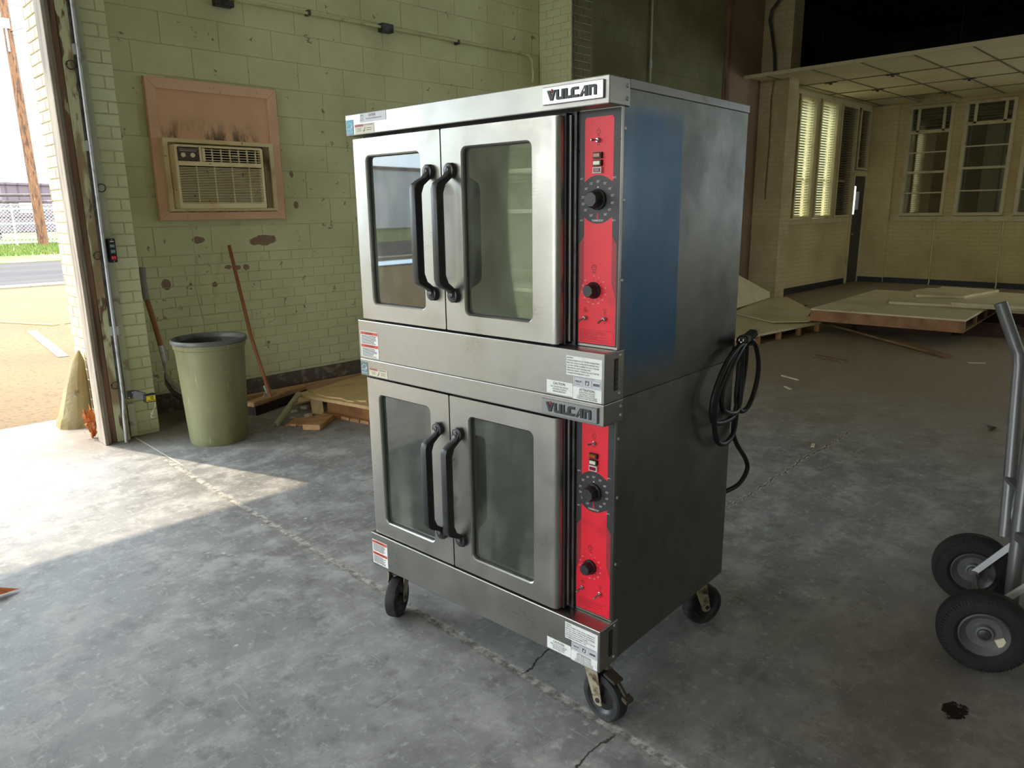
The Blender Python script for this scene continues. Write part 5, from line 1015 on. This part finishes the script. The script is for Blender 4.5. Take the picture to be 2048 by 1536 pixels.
# casters
def _unused(c, axis_deg, label, brake=None):
    ct = bpy.data.objects.new('caster', None); COL.objects.link(ct); ct.parent = ov; ct.location = c; ct.rotation_euler = (0, 0, math.radians(axis_deg)); ct['label'] = label
    R_, Wd = .076, .044   # wheel axis along local y
    return ct
def caster(c, axis_deg, label, brake=0, trail=.03):
    # wheel axis along local y of the part; plate under the body, wheel trailing along local x
    R_, Wd = .074, .022
    pl = MB().box(-.045, .045, -.045, .045, .188, .1957).cyl((0,0,.175), (0,0,.19), .032, n=20).build('caster', M['fork_metal'], ov, smooth=40)
    pl.location = (c[0], c[1], 0); pl.rotation_euler = (0, 0, math.radians(axis_deg)); pl['label'] = label
    fk = MB()
    for s_ in (-1, 1): fk.prism([(-.028,.178),(.028,.178),(trail+.016,R_-.012),(trail+.006,R_-.018),(trail-.006,R_-.018),(trail-.016,R_-.012)], (0, s_*.031-.002, 0), (1,0,0), (0,0,1), (0,.004,0))
    fk.box(-.03, .03, -.033, .033, .172, .178); fk.build('fork', M['fork_metal'], pl, bevel=.001)
    MB().lathe([(.048,-Wd*.8),(.052,-Wd),(.066,-Wd),(R_-.002,-Wd*.8),(R_,-Wd*.5),(R_,Wd*.5),(R_-.002,Wd*.8),(.066,Wd),(.052,Wd),(.048,Wd*.8)], 40, (trail,0,R_), (0,1,0)).build('wheel', M['rubber'], pl, smooth=35)
    MB().lathe([(0,-.024),(.012,-.024),(.016,-.014),(.04,-.010),(.049,-.018),(.049,.018),(.04,.010),(.016,.014),(.012,.024),(0,.024)], 32, (trail,0,R_), (0,1,0)).build('hub', M['blk'], pl, smooth=35)
    MB().cyl((trail,-.037,R_), (trail,.037,R_), .0075, n=8).build('axle_bolt', M['dark_metal'], pl)
    if brake:
        MB().obox((trail+.03, 0, R_*2+.004), (.022,0,-.006), (0,.02,0), (0,0,.004)).obox((trail+.085, 0, .108), (.010,0,-.004), (0,.016,0), (.001,0,.006)).bar((trail+.045, 0, .148), (trail+.082, 0, .112), .012, .008).build('brake_pedal', M['fork_dark'], pl, bevel=.002)
    return pl
M['fork_metal'] = pm('grimy_zinc_fork', S(170, 158, 134), .55, .5, coord='obj', layers=((S(104,88,68), 24, .48, .62),(S(62,52,42), 40, .58, .68)))
M['fork_dark'] = pm('rusty_dark_pedal', S(70, 60, 52), .7, .3, coord='obj')
caster((.455, .075, 0), -8, 'front right caster under the caution stickers', 1, .035)
caster((-.445, .07, 0), 118, 'front left caster turned sideways', 1, -.035)
caster((.445, .70, 0), 62, 'rear right caster', 0, .035)
caster((-.445, .70, 0), 40, 'rear left caster', 0, .035)

# power cords looped on the rear corner
def cordpath(P, r_, nm, lab=None):
    # smooth with Catmull-Rom
    Q = [Vector(p_) for p_ in P]; out = []
    for i in range(len(Q)-1):
        a, b, c_, d_ = Q[max(i-1,0)], Q[i], Q[i+1], Q[min(i+2,len(Q)-1)]
        for k in range(8):
            t_ = k/8; out.append(.5*((2*b)+(c_-a)*t_+(2*a-5*b+4*c_-d_)*t_*t_+(3*b-a-3*c_+d_)*t_**3))
    out.append(Q[-1]); return MB().tube(out, r_, 10).build(nm, M['cord'], ov, smooth=60)
M['cord'] = pm('black_cord', S(24, 24, 25), .5, coord='obj')
c1 = cordpath([(.535,.80,1.058),(.545,.79,1.045),(.552,.70,1.035),(.560,.60,.99),(.556,.54,.90),(.550,.56,.82),(.545,.66,.795),(.535,.76,.80),(.53,.80,.84),(.525,.81,.92),(.53,.795,1.0),(.535,.79,1.045),(.54,.86,1.03),(.535,.92,.95),(.53,.925,.87),(.525,.885,.80),(.52,.83,.79),(.515,.80,.84),(.52,.80,.95),(.53,.79,1.04),(.555,.68,1.02),(.562,.57,.93),(.556,.555,.84),(.548,.60,.745),(.54,.68,.715),(.53,.76,.73),(.52,.80,.80),(.515,.805,.93),(.52,.795,1.03)], .0085, 'power_cord')
c2 = cordpath([(.545,.785,1.047),(.565,.66,1.0),(.565,.585,.92),(.558,.61,.85),(.548,.70,.815),(.535,.775,.81),(.525,.815,.86),(.525,.835,.95),(.535,.81,1.03),(.53,.80,1.04),(.52,.815,.93),(.51,.815,.80),(.505,.815,.72),(.50,.86,.66),(.50,.945,.58),(.50,.965,.53),(.49,.92,.485),(.47,.83,.475),(.45,.77,.48)], .0085, 'power_cord')
def plug(base, d_, par):
    base, d_ = Vector(base), Vector(d_).normalized(); sd = d_.cross(Vector((0,0,1))).normalized(); up_ = sd.cross(d_)
    pg = MB().obox(base+d_*.022, d_*.022, sd*.016, up_*.012).build('plug', M['cord'], par, bevel=.005)
    pr = MB(); [pr.obox(base+d_*.052+sd*s_*.0065, d_*.010, sd*.0009, up_*.0035) for s_ in (-1,1)]; pr.cyl(base+d_*.043-up_*.007, base+d_*.062-up_*.007, .0023, n=8); pr.build('prongs', M['brass'], pg)
M['brass'] = pm('brass_prong', (.5, .42, .3), .35, 1.0, coord='obj')
plug((.548,.775,1.055), (.25,.75,.40), c1); plug((.558,.755,1.060), (.15,-1,.06), c2)
tie = MB().tube([(.535+.018*math.cos(a), .795+.02*math.cos(a), 1.045+.018*math.sin(a)) for a in [2*PI*i/16 for i in range(16)]], .004, 6, close=True).build('cord_tie', M['cord'], ov)

# loose racks inside the two cavities
def rack(zl, label):
    t = thing('oven_rack', label, 'oven rack', (1.4166, 1.6330, 0), OY_-PI/2, 'wire racks inside the oven')
    MB().tube([(-.445,.078,zl),(.315,.078,zl),(.315,.62,zl),(-.445,.62,zl)], .006, 6, close=True).build('rim_wire', M['rack'], t)
    for k in range(14): 
        yy = .12+k*.036; MB().cyl((-.445,yy,zl+.003), (.315,yy,zl+.003), .0022, n=5).build('cross_wire', M['rack'], t)
    for xx in (-.2, .07): MB().cyl((xx,.09,zl-.003), (xx,.62,zl-.003), .003, n=5).build('support_wire', M['rack'], t)
for zl, lb in ((1.585, 'top wire rack in the upper oven'), (1.475, 'middle wire rack in the upper oven'), (1.255, 'bottom wire rack in the upper oven'), (.735, 'top wire rack in the lower oven'), (.625, 'second wire rack in the lower oven'), (.515, 'third wire rack in the lower oven'), (.437, 'lowest wire rack in the lower oven')): rack(zl, lb)
tag(MB().box(-.40, -.1, .10, .40, .365, .385).build('blue_tray', pm('blue_grey_tray', S(120, 150, 170), .4), loc=(0,0,0)), 'blue grey tray on the floor of the lower oven', 'tray')
o = bpy.data.objects['blue_tray']; o.location = (1.4166, 1.6330, 0); o.rotation_euler = (0, 0, OY_-PI/2)
bpy.context.view_layer.update()
